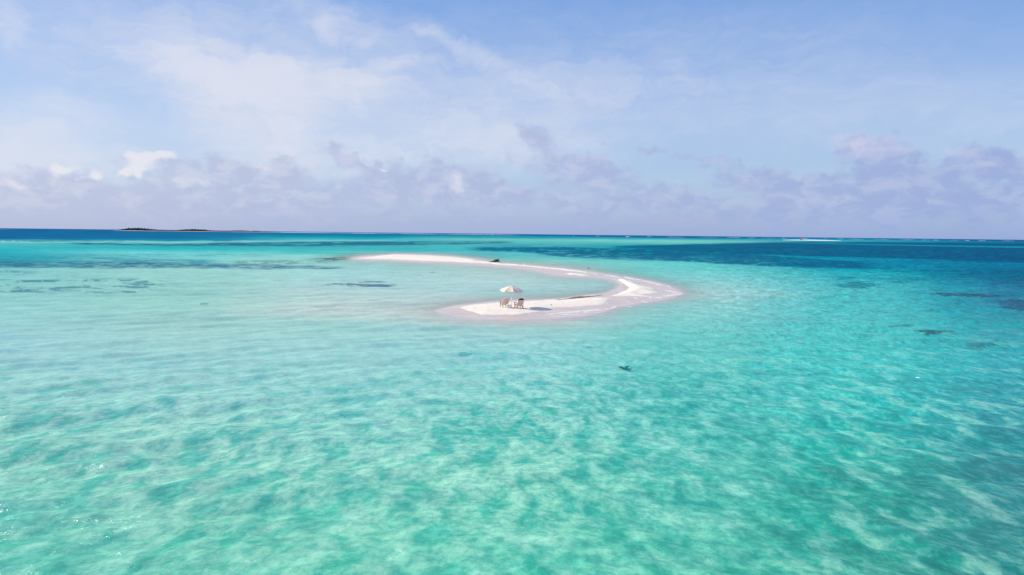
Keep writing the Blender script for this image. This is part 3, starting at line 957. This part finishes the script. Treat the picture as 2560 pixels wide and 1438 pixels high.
# ---- umbrella
def build_umbrella(base):
    root = empty('beach_umbrella', base)
    tag(root, 'open white beach umbrella with eight panels planted in the sand between two chairs', 'umbrella')
    rimz, topz, rad = 1.56, 1.96, 1.10
    tilt = Matrix.Rotation(math.radians(4.5), 3, 'Y') @ Matrix.Rotation(math.radians(2.0), 3, 'X')
    piv = Vector((0.03, 0, 1.5))

    def tp(p):
        return tilt @ (Vector(p) - piv) + piv
    n = 8
    rot0 = math.radians(9)
    mb = MB()
    sub = 6
    prof = []
    for k in range(9):
        s = k / 8.0
        prof.append((0.15 + (rad - 0.15) * s, topz - 0.05 - (topz - 0.05 - rimz) * (s ** 1.75)))
    # canopy panels: straight between ribs, sagging a little; a scalloped valance below
    for a in range(n):
        A0 = rot0 + 2 * math.pi * a / n
        A1 = rot0 + 2 * math.pi * (a + 1) / n
        vs = []
        for (rr, zz) in prof:
            for j in range(sub + 1):
                f = j / sub
                p0 = Vector((math.cos(A0) * rr, math.sin(A0) * rr, zz))
                p1 = Vector((math.cos(A1) * rr, math.sin(A1) * rr, zz))
                p = p0.lerp(p1, f)
                sag = 4 * f * (1 - f)
                p.z -= 0.035 * sag * rr / rad
                p.xy = p.xy * (1 - 0.02 * sag)
                vs.append(tp(p))
        nl = len(prof)
        for j in range(sub + 1):
            p = vs[(nl - 1) * (sub + 1) + j]
            f = j / sub
            vs.append(p + Vector((0, 0, -0.085 - 0.012 * 4 * f * (1 - f))))
        fs = []
        for i in range(nl):
            for j in range(sub):
                b = i * (sub + 1) + j
                fs.append((b, b + 1, b + sub + 2, b + sub + 1))
        mb.add(vs, fs)
    canopy = mb.build('canopy', M_white, root)
    sol = canopy.modifiers.new('thickness', 'SOLIDIFY')
    sol.thickness = 0.004
    # vent cap on top
    mb = MB()
    vs = [tp((0, 0, topz + 0.03))]
    for (rr, zz) in ((0.12, topz + 0.01), (0.24, topz - 0.035)):
        for k in range(16):
            t = rot0 + 2 * math.pi * k / 16
            q = rr * (1.0 if k % 2 == 0 else 0.94)
            vs.append(tp((math.cos(t) * q, math.sin(t) * q, zz)))
    fs = [(0, 1 + k, 1 + (k + 1) % 16) for k in range(16)]
    fs += [(1 + k, 17 + k, 17 + (k + 1) % 16, 1 + (k + 1) % 16) for k in range(16)]
    mb.add(vs, fs)
    cap = mb.build('vent_cap', M_white, canopy)
    sol = cap.modifiers.new('thickness', 'SOLIDIFY'); sol.thickness = 0.004
    mb = MB()
    mb.tube([tp((0, 0, topz + 0.02)), tp((0, 0, topz + 0.06)), tp((0, 0, topz + 0.085))], [0.014, 0.020, 0.004], 8)
    mb.build('finial', M_pole, root)
    for a in range(n):
        A0 = rot0 + 2 * math.pi * a / n
        mb = MB()
        mb.tube([tp((math.cos(A0) * rr, math.sin(A0) * rr, zz - 0.014)) for rr, zz in prof], 0.006, 5)
        mb.build('rib', M_rib, root)
        mb = MB()
        mb.tube([tp((0.02 * math.cos(A0), 0.02 * math.sin(A0), 1.50)), tp((math.cos(A0) * prof[4][0], math.sin(A0) * prof[4][0], prof[4][1] - 0.02))], 0.005, 5)
        mb.build('strut', M_rib, root)
    mb = MB()
    mb.tube([(0, 0, -0.15), (0.012, 0, 0.95)], 0.021, 10)
    mb.build('lower_pole', M_pole, root, True)
    mb = MB()
    mb.tube([(0.012, 0, 0.94), (0.03, 0, 1.5), tp((0, 0, topz - 0.01))], 0.0165, 10)
    mb.build('upper_pole', M_pole, root, True)
    mb = MB()
    mb.tube([(0.010, 0, 0.88), (0.012, 0, 0.99)], 0.030, 10)
    mb.tube([(0.012, -0.02, 0.93), (0.012, -0.07, 0.93)], 0.012, 6)
    mb.build('clamp', M_pole, root)
    return root


# ---- adirondack chair, front towards +X
def build_chair(base, rz, label):
    root = empty('beach_chair', base, rz)
    tag(root, label, 'chair', 'slatted beach chairs by the umbrella')
    # backrest: a fan of slats with a rounded top, leaning back
    mb = MB()
    lean = math.radians(24)
    R = Matrix.Rotation(-lean, 3, 'Y')
    ns = 7
    for k in range(ns):
        f = (k - 3) / 3.0
        L = 0.76 * (1 - 0.17 * f * f)
        w0, w1 = 0.058, 0.082
        y0, y1 = f * 0.175, f * 0.262
        th = 0.012
        pts = []
        for (s, w, y) in ((0, w0, y0), (0.9, w1, y1), (1.0, w1 * 0.6, y1)):
            for (dx, dy) in ((-th, -w / 2), (th, -w / 2), (th, w / 2), (-th, w / 2)):
                pts.append((dx - 0.03 * abs(f) * 0, y + dy, s * L))
        fs = [(3, 2, 1, 0), (8, 9, 10, 11)]
        for l in range(2):
            for i in range(4):
                j = (i + 1) % 4
                fs.append((l * 4 + i, l * 4 + j, l * 4 + 4 + j, l * 4 + 4 + i))
        mb.add([R @ Vector(p) + Vector((-0.20, 0, 0.255)) for p in pts], fs)
    for (s, w) in ((0.30, 0.40), (0.60, 0.50)):
        mb.box(R @ Vector((-0.026, 0, 0.76 * s)) + Vector((-0.20, 0, 0.255)), (0.022, w, 0.05), R)
    mb.build('backrest', M_chair, root)
    # seat: sloping slats
    mb = MB()
    for k in range(6):
        x = -0.20 + 0.102 * k
        z = 0.25 + 0.023 * k
        mb.box((x, 0, z), (0.086, 0.50, 0.022), Matrix.Rotation(-0.22, 3, 'Y'), 0.004)
    mb.box((0.385, 0, 0.325), (0.03, 0.50, 0.10), None, 0.006)
    mb.build('seat', M_chair, root)
    for s in (-1, 1):
        mb = MB()
        ys = s * 0.305
        pts = [(-0.34, .05), (0.28, .075), (0.42, .06), (0.44, .03)]
        vs = []
        for (x, w) in pts:
            for (dy, dz) in ((-w, -.012), (w, -.012), (w, .012), (-w, .012)):
                vs.append((x, ys + dy, 0.535 + dz + 0.02 * (x + .3)))
        fs = [(3, 2, 1, 0), (12, 13, 14, 15)]
        for l in range(3):
            for i in range(4):
                j = (i + 1) % 4
                fs.append((l * 4 + i, l * 4 + j, l * 4 + 4 + j, l * 4 + 4 + i))
        mb.add(vs, fs)
        mb.build('armrest', M_frame, root)
        mb = MB()
        mb.box((0.36, s * 0.275, 0.262), (0.085, 0.034, 0.545), Matrix.Rotation(0.05, 3, 'Y'), 0.006)
        mb.build('leg', M_frame, root)
        # long side rail that runs down and back to the ground as the rear leg
        mb = MB()
        mb.tube([(0.36, s * 0.262, 0.33), (0.05, s * 0.262, 0.25), (-0.28, s * 0.262, 0.10), (-0.43, s * 0.262, -0.01)], [0.036, 0.038, 0.036, 0.034], 6)
        mb.build('leg', M_frame, root)
        mb = MB()
        mb.box((-0.275, s * 0.27, 0.335), (0.045, 0.03, 0.40), Matrix.Rotation(-0.05, 3, 'Y'), 0.004)
        mb.build('arm_support', M_frame, root)
    return root


# ---- cool box
def build_cooler(base, rz):
    root = empty('cool_box', base, rz)
    tag(root, 'white box shaped cooler standing on the sand between the two beach chairs', 'cooler')
    mb = MB()
    mb.box((0, 0, 0.145), (0.44, 0.34, 0.27), None, 0.02)
    mb.build('body', M_box, root)
    mb = MB()
    mb.box((0, 0, 0.315), (0.465, 0.365, 0.062), None, 0.018)
    mb.build('lid', M_box, root)
    mb = MB()
    mb.tube([(-0.245, -0.10, 0.24), (-0.27, -0.10, 0.33), (-0.27, 0.10, 0.33), (-0.245, 0.10, 0.24)], 0.01, 6)
    mb.build('handle', M_grey, root)
    mb = MB()
    mb.box((0.0, -0.19, 0.275), (0.07, 0.02, 0.06), None, 0.004)
    mb.build('latch', M_grey, root)
    return root


foot = on_sand(1278.6, 767.5)
build_umbrella(foot)
pL = on_sand(1261, 768.0)
pR = on_sand(1297.5, 771.0)
build_chair(pL, math.radians(113), 'tan slatted beach chair left of the umbrella pole, facing the lagoon')
cr_ = build_chair(pR, math.radians(114), 'tan slatted beach chair right of the umbrella pole with a black cap over its back')
build_cooler(on_sand(1272.3, 770.3), math.radians(-4))


def build_cap(base, rz):
    """dark cloth sun cap pulled over the rounded top of the backrest"""
    root = empty('sun_hat', base, rz)
    tag(root, 'black cloth cap pulled over the top of the right beach chair backrest', 'hat')
    lean = math.radians(24)
    R = Matrix.Rotation(-lean, 3, 'Y')
    o = Vector((-0.20, 0, 0.255))
    vs, fs = [], []
    nu, nv = 14, 8
    for i in range(nv + 1):
        ph = math.pi * i / nv
        for j in range(nu + 1):
            f = -1 + 2 * j / nu
            top = 0.765 * (1 - 0.17 * f * f) + 0.03 - 0.03 * f ** 4
            low = top - 0.15 * math.sqrt(max(0.0, 1 - f ** 2 * 0.92))
            x = 0.05 * math.cos(ph) * (0.35 + 0.65 * math.sqrt(max(0.0, 1 - f * f)))
            z = low + (top - low) * math.sin(ph)
            vs.append(R @ Vector((x, f * 0.30, z)) + o)
    for i in range(nv):
        for j in range(nu):
            a = i * (nu + 1) + j
            fs.append((a, a + 1, a + nu + 2, a + nu + 1))
    mesh_obj('crown', vs, fs, M_black, root, True)
    mb = MB()
    mb.tube([R @ Vector((-0.055, -0.26, 0.665)) + o, R @ Vector((-0.062, 0, 0.672)) + o, R @ Vector((-0.055, 0.26, 0.665)) + o], 0.014, 6)
    mb.build('brim', M_black, root)


build_cap(pR, math.radians(114))


# ---- driftwood on the far arm
def build_driftwood():
    p = on_sand(1238, 656.5)
    root = empty('driftwood', (p.x, p.y, max(p.z, 0.05)))
    tag(root, 'forked driftwood trunk stranded on the far arm of the sandbar', 'driftwood')
    rnd = random.Random(3)
    mb = MB()
    mb.tube([(-1.45, .1, .02), (-1.0, 0, .17), (-0.5, 0, .22), (0.1, 0, .26), (0.7, .1, .25), (1.25, .0, .22)], [.07, .10, .15, .2, .16, .07], 9, .12, rnd)
    mb.build('trunk', M_wooddark, root, True)
    mb = MB()
    mb.tube([(-0.55, -.1, .32), (-0.25, -.06, .50), (0.05, -.03, .60), (.2, 0, .45)], [.10, .20, .22, .10], 9, .15, rnd)
    mb.build('root_plate', M_wood, root, True)
    mb = MB()
    mb.tube([(0.0, 0, .35), (0.30, 0, .50), (0.6, .05, .48), (.85, .1, .38)], [.14, .26, .24, .06], 9, .2, rnd)
    mb.build('weed_growth', M_wooddark, root, True)
    mb = MB()
    mb.tube([(0.45, 0, .5), (0.75, .05, .75), (0.98, .05, .92)], [.11, .09, .12], 8, .15, rnd)
    mb.build('branch', M_wooddark, root, True)
    mb = MB()
    mb.tube([(0.5, 0, .45), (0.9, -.1, .52), (1.1, -.12, .5)], [.09, .06, .02], 8, .15, rnd)
    mb.build('branch', M_wooddark, root, True)


build_driftwood()


# ---- seabird with spread wings
def build_bird(loc, rz, s, label, group=None):
    root = empty('seabird', loc, rz)
    tag(root, label, 'bird', group)
    vs, fs = [], []
    prof = [(-.30, .0, .012), (-.22, .0, .03), (-.10, .0, .055), (.03, .005, .065), (.13, .015, .05), (.19, .03, .035), (.235, .04, .036), (.27, .035, .018), (.33, .02, .004)]
    n = 8
    for (x, z, r) in prof:
        for k in range(n):
            t = 2 * math.pi * k / n
            vs.append((x * s, math.cos(t) * r * s, (z + math.sin(t) * r) * s))
    for i in range(len(prof) - 1):
        for k in range(n):
            j = (k + 1) % n
            fs.append((i * n + k, i * n + j, i * n + n + j, i * n + n + k))
    mesh_obj('body', vs, fs, M_bird, root, True)
    for sd in (-1, 1):
        q = [(.10, 0, .03), (-.06, 0, .03), (.15, .20, .17), (-.03, .20, .16), (.05, .40, .20), (-.06, .38, .19), (-.10, .58, .12)]
        up = [(x * s, sd * y * s, z * s + .006) for x, y, z in q]
        dn = [(x * s, sd * y * s, z * s - .006) for x, y, z in q]
        f = [(0, 1, 3, 2), (2, 3, 5, 4), (4, 5, 6)]
        n0 = len(q)
        ff = f + [tuple(reversed([i + n0 for i in t])) for t in f]
        edge = [0, 2, 4, 6, 5, 3, 1]
        for i in range(7):
            a, b = edge[i], edge[(i + 1) % 7]
            ff.append((a, b, b + n0, a + n0))
        mesh_obj('wing', up + dn, ff, M_bird, root)
    mesh_obj('tail', [(-.26 * s, -.02 * s, 0), (-.26 * s, .02 * s, 0), (-.42 * s, .05 * s, .01), (-.42 * s, -.05 * s, .01),
                      (-.26 * s, -.02 * s, -.012), (-.26 * s, .02 * s, -.012), (-.42 * s, .05 * s, 0), (-.42 * s, -.05 * s, 0)],
             [(0, 1, 2, 3), (7, 6, 5, 4), (0, 4, 5, 1), (1, 5, 6, 2), (2, 6, 7, 3), (3, 7, 4, 0)], M_bird, root)


gp = ground(1471.5, 671.5, 0.55)
build_bird(gp, math.radians(200), 0.66, 'dark seabird flying low over the shallows behind the sandbar')


def build_wader(px, py, label, rz):
    """small standing shore bird"""
    p = on_sand(px, py)
    root = empty('shorebird', p, rz)
    tag(root, label, 'bird', 'small birds standing on the sandbar')
    prof = [(-.15, .17, .006), (-.10, .175, .025), (-.03, .185, .045), (.04, .20, .042), (.085, .235, .026), (.11, .262, .026), (.135, .258, .014), (.18, .25, .004)]
    vs, fs = [], []
    n = 7
    for (x, z, r) in prof:
        for k in range(n):
            t = 2 * math.pi * k / n
            vs.append((x, math.cos(t) * r, z + math.sin(t) * r))
    for i in range(len(prof) - 1):
        for k in range(n):
            j = (k + 1) % n
            fs.append((i * n + k, i * n + j, i * n + n + j, i * n + n + k))
    mesh_obj('body', vs, fs, M_birdpale, root, True)
    for s in (-1, 1):
        mb = MB()
        mb.tube([(0, s * .018, .16), (.005, s * .018, .08), (-.005, s * .018, 0)], .007, 5)
        mb.build('leg', M_grey, root)


build_wader(1190, 654.0, 'small grey bird standing on the far white arm of the sandbar', 0.4)
build_wader(1565.5, 701.8, 'small grey bird standing at the narrow neck of the sand spur', 2.0)
build_wader(1595.5, 713.5, 'small grey bird standing in the middle of the broad sand spur', 1.0)


# ---- small stones
def build_stone(px, py, s, label, seed):
    p = on_sand(px, py)
    rnd = random.Random(seed)
    vs, fs = [], []
    nu, nv = 9, 6
    for i in range(nv + 1):
        ph = math.pi * i / nv
        for j in range(nu):
            th = 2 * math.pi * j / nu
            r = s * rnd.uniform(.75, 1.15) if 0 < i < nv else s * .8
            vs.append((r * math.sin(ph) * math.cos(th) * 1.3, r * math.sin(ph) * math.sin(th), r * math.cos(ph) * .6 + s * .3))
    for i in range(nv):
        for j in range(nu):
            k = (j + 1) % nu
            fs.append((i * nu + j, (i + 1) * nu + j, (i + 1) * nu + k, i * nu + k))
    o = mesh_obj('coral_stone', vs, fs, M_stone, None, True)
    o.location = p
    tag(o, label, 'stone', 'coral stones on the white sand')


build_stone(1377.5, 761.5, .065, 'larger brown coral stone on white sand above the umbrella shadow', 1)
build_stone(1379.5, 765.2, .055, 'small brown coral stone just right of the umbrella shadow', 2)
build_stone(1339, 760.2, .045, 'tiny brown coral stone on white sand right of the chairs', 3)
build_stone(1406.5, 757.6, .045, 'tiny coral stone alone on the white sand towards the spur', 4)


# ---- line of dried seaweed on the lagoon edge
def build_wrack():
    line = [(1392, 750.0), (1410, 748.8), (1425, 747.2), (1440, 745.2), (1452, 743.8), (1466, 742.6), (1480, 741.6), (1497, 739.0), (1506, 737.6)]
    wid = [.03, .06, .14, .26, .30, .22, .07, .05, .03]
    rnd = random.Random(8)
    vs, fs = [], []
    N = 90
    L = np.array(line)
    tt = np.linspace(0, 1, len(line))
    cs = []
    for i in range(N):
        f = i / (N - 1)
        p = on_sand(float(np.interp(f, tt, L[:, 0])), float(np.interp(f, tt, L[:, 1])))
        w = float(np.interp(f, tt, wid)) * rnd.uniform(.6, 1.3)
        cs.append((p, w))
    for i, (p, w) in enumerate(cs):
        a = cs[max(0, i - 1)][0]; b = cs[min(N - 1, i + 1)][0]
        d = (b - a); d.z = 0; d.normalize()
        nrm = Vector((-d.y, d.x, 0))
        for (k, hz) in ((-1, -.02), (-.5, .5), (0, .8), (.5, .5), (1, -.02)):
            vs.append(p + nrm * w * 2.0 * k + Vector((0, 0, hz * (.04 + w * .32) * rnd.uniform(.7, 1.2))))
    for i in range(N - 1):
        for k in range(4):
            a = i * 5 + k
            fs.append((a, a + 1, a + 6, a + 5))
    o = mesh_obj('seaweed_wrack', vs, fs, M_wrack, None, True)
    tag(o, 'brown line of washed up seaweed along the lagoon edge of the sandbar', 'seaweed', kind='stuff')


build_wrack()


# ---- drifting weed clump and floating husk
def build_weed():
    p = ground(1560, 921, 0.0)
    rnd = random.Random(21)
    vs, fs = [], []
    for i in range(200):
        f = max(-.7, min(.7, rnd.gauss(0, .34)))
        x = f * 0.30 + rnd.gauss(0, .04)
        y = -f * 0.55 + rnd.gauss(0, .10)
        if i % 4 == 0:
            x, y = abs(f) * 0.55, abs(f) * 0.8 + rnd.gauss(0, .06)
        a = rnd.uniform(-.5, .4)
        L = rnd.uniform(.04, .16); w = rnd.uniform(.008, .03)
        z = .03 + rnd.uniform(0, .04)
        dx, dy = math.cos(a) * L, math.sin(a) * L
        nx, ny = -math.sin(a) * w, math.cos(a) * w
        n = len(vs)
        vs += [(x - dx, y - dy, z - .02), (x + nx, y + ny, z), (x + dx, y + dy, z - .02), (x - nx, y - ny, z), (x, y, z - .05)]
        fs += [(n, n + 3, n + 2, n + 1), (n, n + 1, n + 4), (n + 1, n + 2, n + 4), (n + 2, n + 3, n + 4), (n + 3, n, n + 4)]
    mb = MB()           # the stems that hold the fronds together
    mb.v, mb.f = [Vector(q) for q in vs], list(fs)
    mb.tube([(-.24, .42, .02), (0, 0, .035), (.24, -.42, .02)], [.015, .05, .015], 6)
    mb.tube([(0, 0, .03), (.2, .28, .03), (.42, .60, .02)], [.04, .025, .01], 6)
    vs, fs = mb.v, mb.f
    o = mesh_obj('seaweed_clump', vs, fs, M_weed)
    o.location = p
    o.scale = (0.78, 0.78, 0.78)
    tag(o, 'dark ragged clump of seaweed drifting in the turquoise water right of centre', 'seaweed')


build_weed()
p = ground(723, 934, 0)
vs, fs = [], []
for i in range(9):
    ph = math.pi * i / 8
    for j in range(12):
        th = 2 * math.pi * j / 12
        rr = .036 * (1 + .08 * math.cos(3 * th)) * math.sin(ph)
        vs.append((rr * math.cos(th) * 1.25, rr * math.sin(th), .036 * math.cos(ph) + .02))
for i in range(8):
    for j in range(12):
        k = (j + 1) % 12
        fs.append((i * 12 + j, (i + 1) * 12 + j, (i + 1) * 12 + k, i * 12 + k))
o = mesh_obj('coconut', vs, fs, M_coco, None, True)
o.location = p
tag(o, 'small dark coconut floating alone in the calm water left of centre', 'coconut')


# ---- wooded island on the horizon
def build_island():
    D = 4500.0
    # ground profile along the shore: map x -> (height of land, height of scrub, sand share)
    prof = [(290, 0.2, 1), (300, 1.0, 6), (320, 1.5, 12), (345, 1.5, 14.5), (365, 1.2, 12), (380, 1.2, 9), (400, 1.0, 6.5), (415, .9, 5.8), (430, .8, 5.6),
            (445, 1.0, 6), (460, 1.2, 9.5), (485, 1.3, 11.5), (510, 1.2, 10), (525, 1.0, 6.5), (545, .8, 5.6), (570, .8, 5), (585, 1.2, 7), (605, 1.3, 8),
            (625, 1.2, 6), (640, 1.2, 6.5), (660, 1.1, 4.5), (680, 1.0, 2), (720, .9, 0), (800, .8, 0), (1000, .5, 0), (1300, .2, 0)]
    P = np.array(prof)

    def at(px, dd=0.0):
        d = pix_dir(px, 571 + 0.01133 * px)
        h = math.hypot(d[0], d[1])
        return d[0] / h * (D + dd), d[1] / h * (D + dd)
    vs, fs = [], []
    N = 140
    xs = np.linspace(285, 1300, N)
    rows = [(-60, -.3), (-40, .2), (-10, 1.0), (90, 1.2), (180, -.3)]
    for px in xs:
        hg = float(np.interp(px, P[:, 0], P[:, 1])) * 1.3
        for (dd, k) in rows:
            x, y = at(px, dd)
            vs.append((x, y, hg * k if k > 0 else k))
    m = len(rows)
    for i in range(N - 1):
        for j in range(m - 1):
            a = i * m + j
            fs.append((a, a + m, a + m + 1, a + 1))
    M_beach = simple_mat("far_beach", (0.62, 0.56, 0.50), 0.9, .08, .05, .1)
    o = mesh_obj('island', vs, fs, M_beach, None, True)
    tag(o, kind='structure')
    # scrub and low trees: many leafy clumps
    rnd = random.Random(12)
    vs, fs = [], []
    for i in range(2600):
        px = rnd.uniform(292, 690)
        hv = float(np.interp(px, P[:, 0], P[:, 2]))
        if hv < .6 or (px > 575 and rnd.random() < .45):
            continue
        dd = rnd.uniform(0, 120)
        x, y = at(px, dd)
        hv *= 1.3 * rnd.uniform(.6, 1.0) * (0.9 + 0.15 * math.sin(px * .5) * math.sin(px * 1.3))
        R = rnd.uniform(2.5, 5.5) * (.5 + hv / 16)
        n = len(vs)
        for (zz, rr) in ((0, .7), (.35, 1.0), (.7, .85), (.92, .45)):
            for k in range(6):
                t = 2 * math.pi * k / 6 + rnd.uniform(-.3, .3)
                q = R * rr * rnd.uniform(.65, 1.25)
                vs.append((x + math.cos(t) * q, y + math.sin(t) * q, .8 + zz * hv * rnd.uniform(.9, 1.08)))
        vs.append((x, y, .8 + hv))
        for l in range(3):
            for k in range(6):
                j = (k + 1) % 6
                fs.append((n + l * 6 + k, n + l * 6 + j, n + l * 6 + 6 + j, n + l * 6 + 6 + k))
        for k in range(6):
            fs.append((n + 18 + k, n + 18 + (k + 1) % 6, n + 24))
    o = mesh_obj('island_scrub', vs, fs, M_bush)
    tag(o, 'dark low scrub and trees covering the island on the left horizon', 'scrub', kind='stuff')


build_island()


# ---- small sand cay on the right horizon, with a red beach shelter
def build_cay():
    vs, fs = [], []
    N = 60
    xs = np.linspace(1955, 2105, N)
    rows = [(-55, -.2), (-30, .35), (0, 1.0), (40, .7), (90, -.2)]
    for px in xs:
        f = (px - 1955) / 150.0
        k0 = math.sin(math.pi * min(1, f * 1.25) ** .7) if f < .8 else max(0, (1 - f) / .2) * .55
        hg = 1.6 * max(0.03, math.sin(math.pi * f) ** .6)
        c = ground(px, 601.0 + 0.012 * (px - 2000), 0.0)
        dr = Vector((c.x, c.y, 0)).normalized()
        for (dd, k) in rows:
            q = c + dr * dd * (.3 + .7 * math.sin(math.pi * f))
            vs.append((q.x, q.y, hg * k if k > 0 else k))
    m = len(rows)
    for i in range(N - 1):
        for j in range(m - 1):
            a = i * m + j
            fs.append((a, a + m, a + m + 1, a + 1))
    M_c = simple_mat("cay_sand", (0.84, 0.80, 0.76), 0.9, .05, .05, .1)
    o = mesh_obj('sand_cay', vs, fs, M_c, None, True)
    tag(o, kind='structure')
    g0 = ground(2004, 600.2, 1.2)
    root = empty('beach_shelter', g0, .3)
    tag(root, 'tiny red canvas shelter standing on the small white cay at the right horizon', 'shelter')
    vs = [(0, 0, 3.4)] + [(sx * 2.2, sy * 2.0, 2.1) for sx, sy in ((-1, -1), (1, -1), (1, 1), (-1, 1))] + \
         [(sx * 2.2, sy * 2.0, 1.5) for sx, sy in ((-1, -1), (1, -1), (1, 1), (-1, 1))]
    fs = [(0, 1, 2), (0, 2, 3), (0, 3, 4), (0, 4, 1)] + [(1 + k, 5 + k, 5 + (k + 1) % 4, 1 + (k + 1) % 4) for k in range(4)]
    mesh_obj('canopy', vs, fs, M_red, root)
    mesh_obj('back_wall', [(-2.1, 1.9, 0), (2.1, 1.9, 0), (2.1, 1.9, 1.6), (-2.1, 1.9, 1.6)], [(0, 1, 2, 3)], M_red, root)
    for sx, sy in ((-1, -1), (1, -1), (1, 1), (-1, 1)):
        mb = MB()
        mb.tube([(sx * 2.15, sy * 1.95, -.3), (sx * 2.15, sy * 1.95, 2.1)], .06, 6)
        mb.build('post', M_grey, root)


build_cay()


# ---- surf breaking on the outer reef along the horizon
def build_surf():
    rnd = random.Random(31)
    vs, fs = [], []

    def roller(x0, x1, D, hgt):
        N = max(4, int((x1 - x0) / 3))
        n0 = len(vs)
        for i in range(N):
            f = i / (N - 1)
            px = x0 + (x1 - x0) * f
            d = pix_dir(px, 571 + 0.01133 * px)
            h = math.hypot(d[0], d[1])
            k = math.sin(math.pi * f) ** .5 * rnd.uniform(.55, 1.1)
            for (dd, z) in ((-10, -.3), (-4, .6), (0, 1.0), (6, .5), (16, -.3)):
                q = D + dd
                vs.append((d[0] / h * q, d[1] / h * q, z * hgt * k if z > 0 else z))
        for i in range(N - 1):
            for j in range(4):
                a = n0 + i * 5 + j
                fs.append((a, a + 5, a + 6, a + 1))
    x = 1430.0
    while x < 2900:
        L = rnd.uniform(8, 46)
        roller(x, x + L, rnd.uniform(3700, 4300), rnd.uniform(0.25, 1.0))
        x += L + rnd.uniform(3, 40) * (1.6 if x < 1560 else 1)
    for x0, x1 in ((700, 830), (880, 940), (1000, 1090), (1120, 1290)):
        roller(x0, x1, 4200, 1.6)
    roller(1564, 1571, 3000, 2.4)
    roller(-400, 40, 5200, .6)
    o = mesh_obj('surf', vs, fs, M_foam, None, True)
    tag(o, kind='structure')


build_surf()
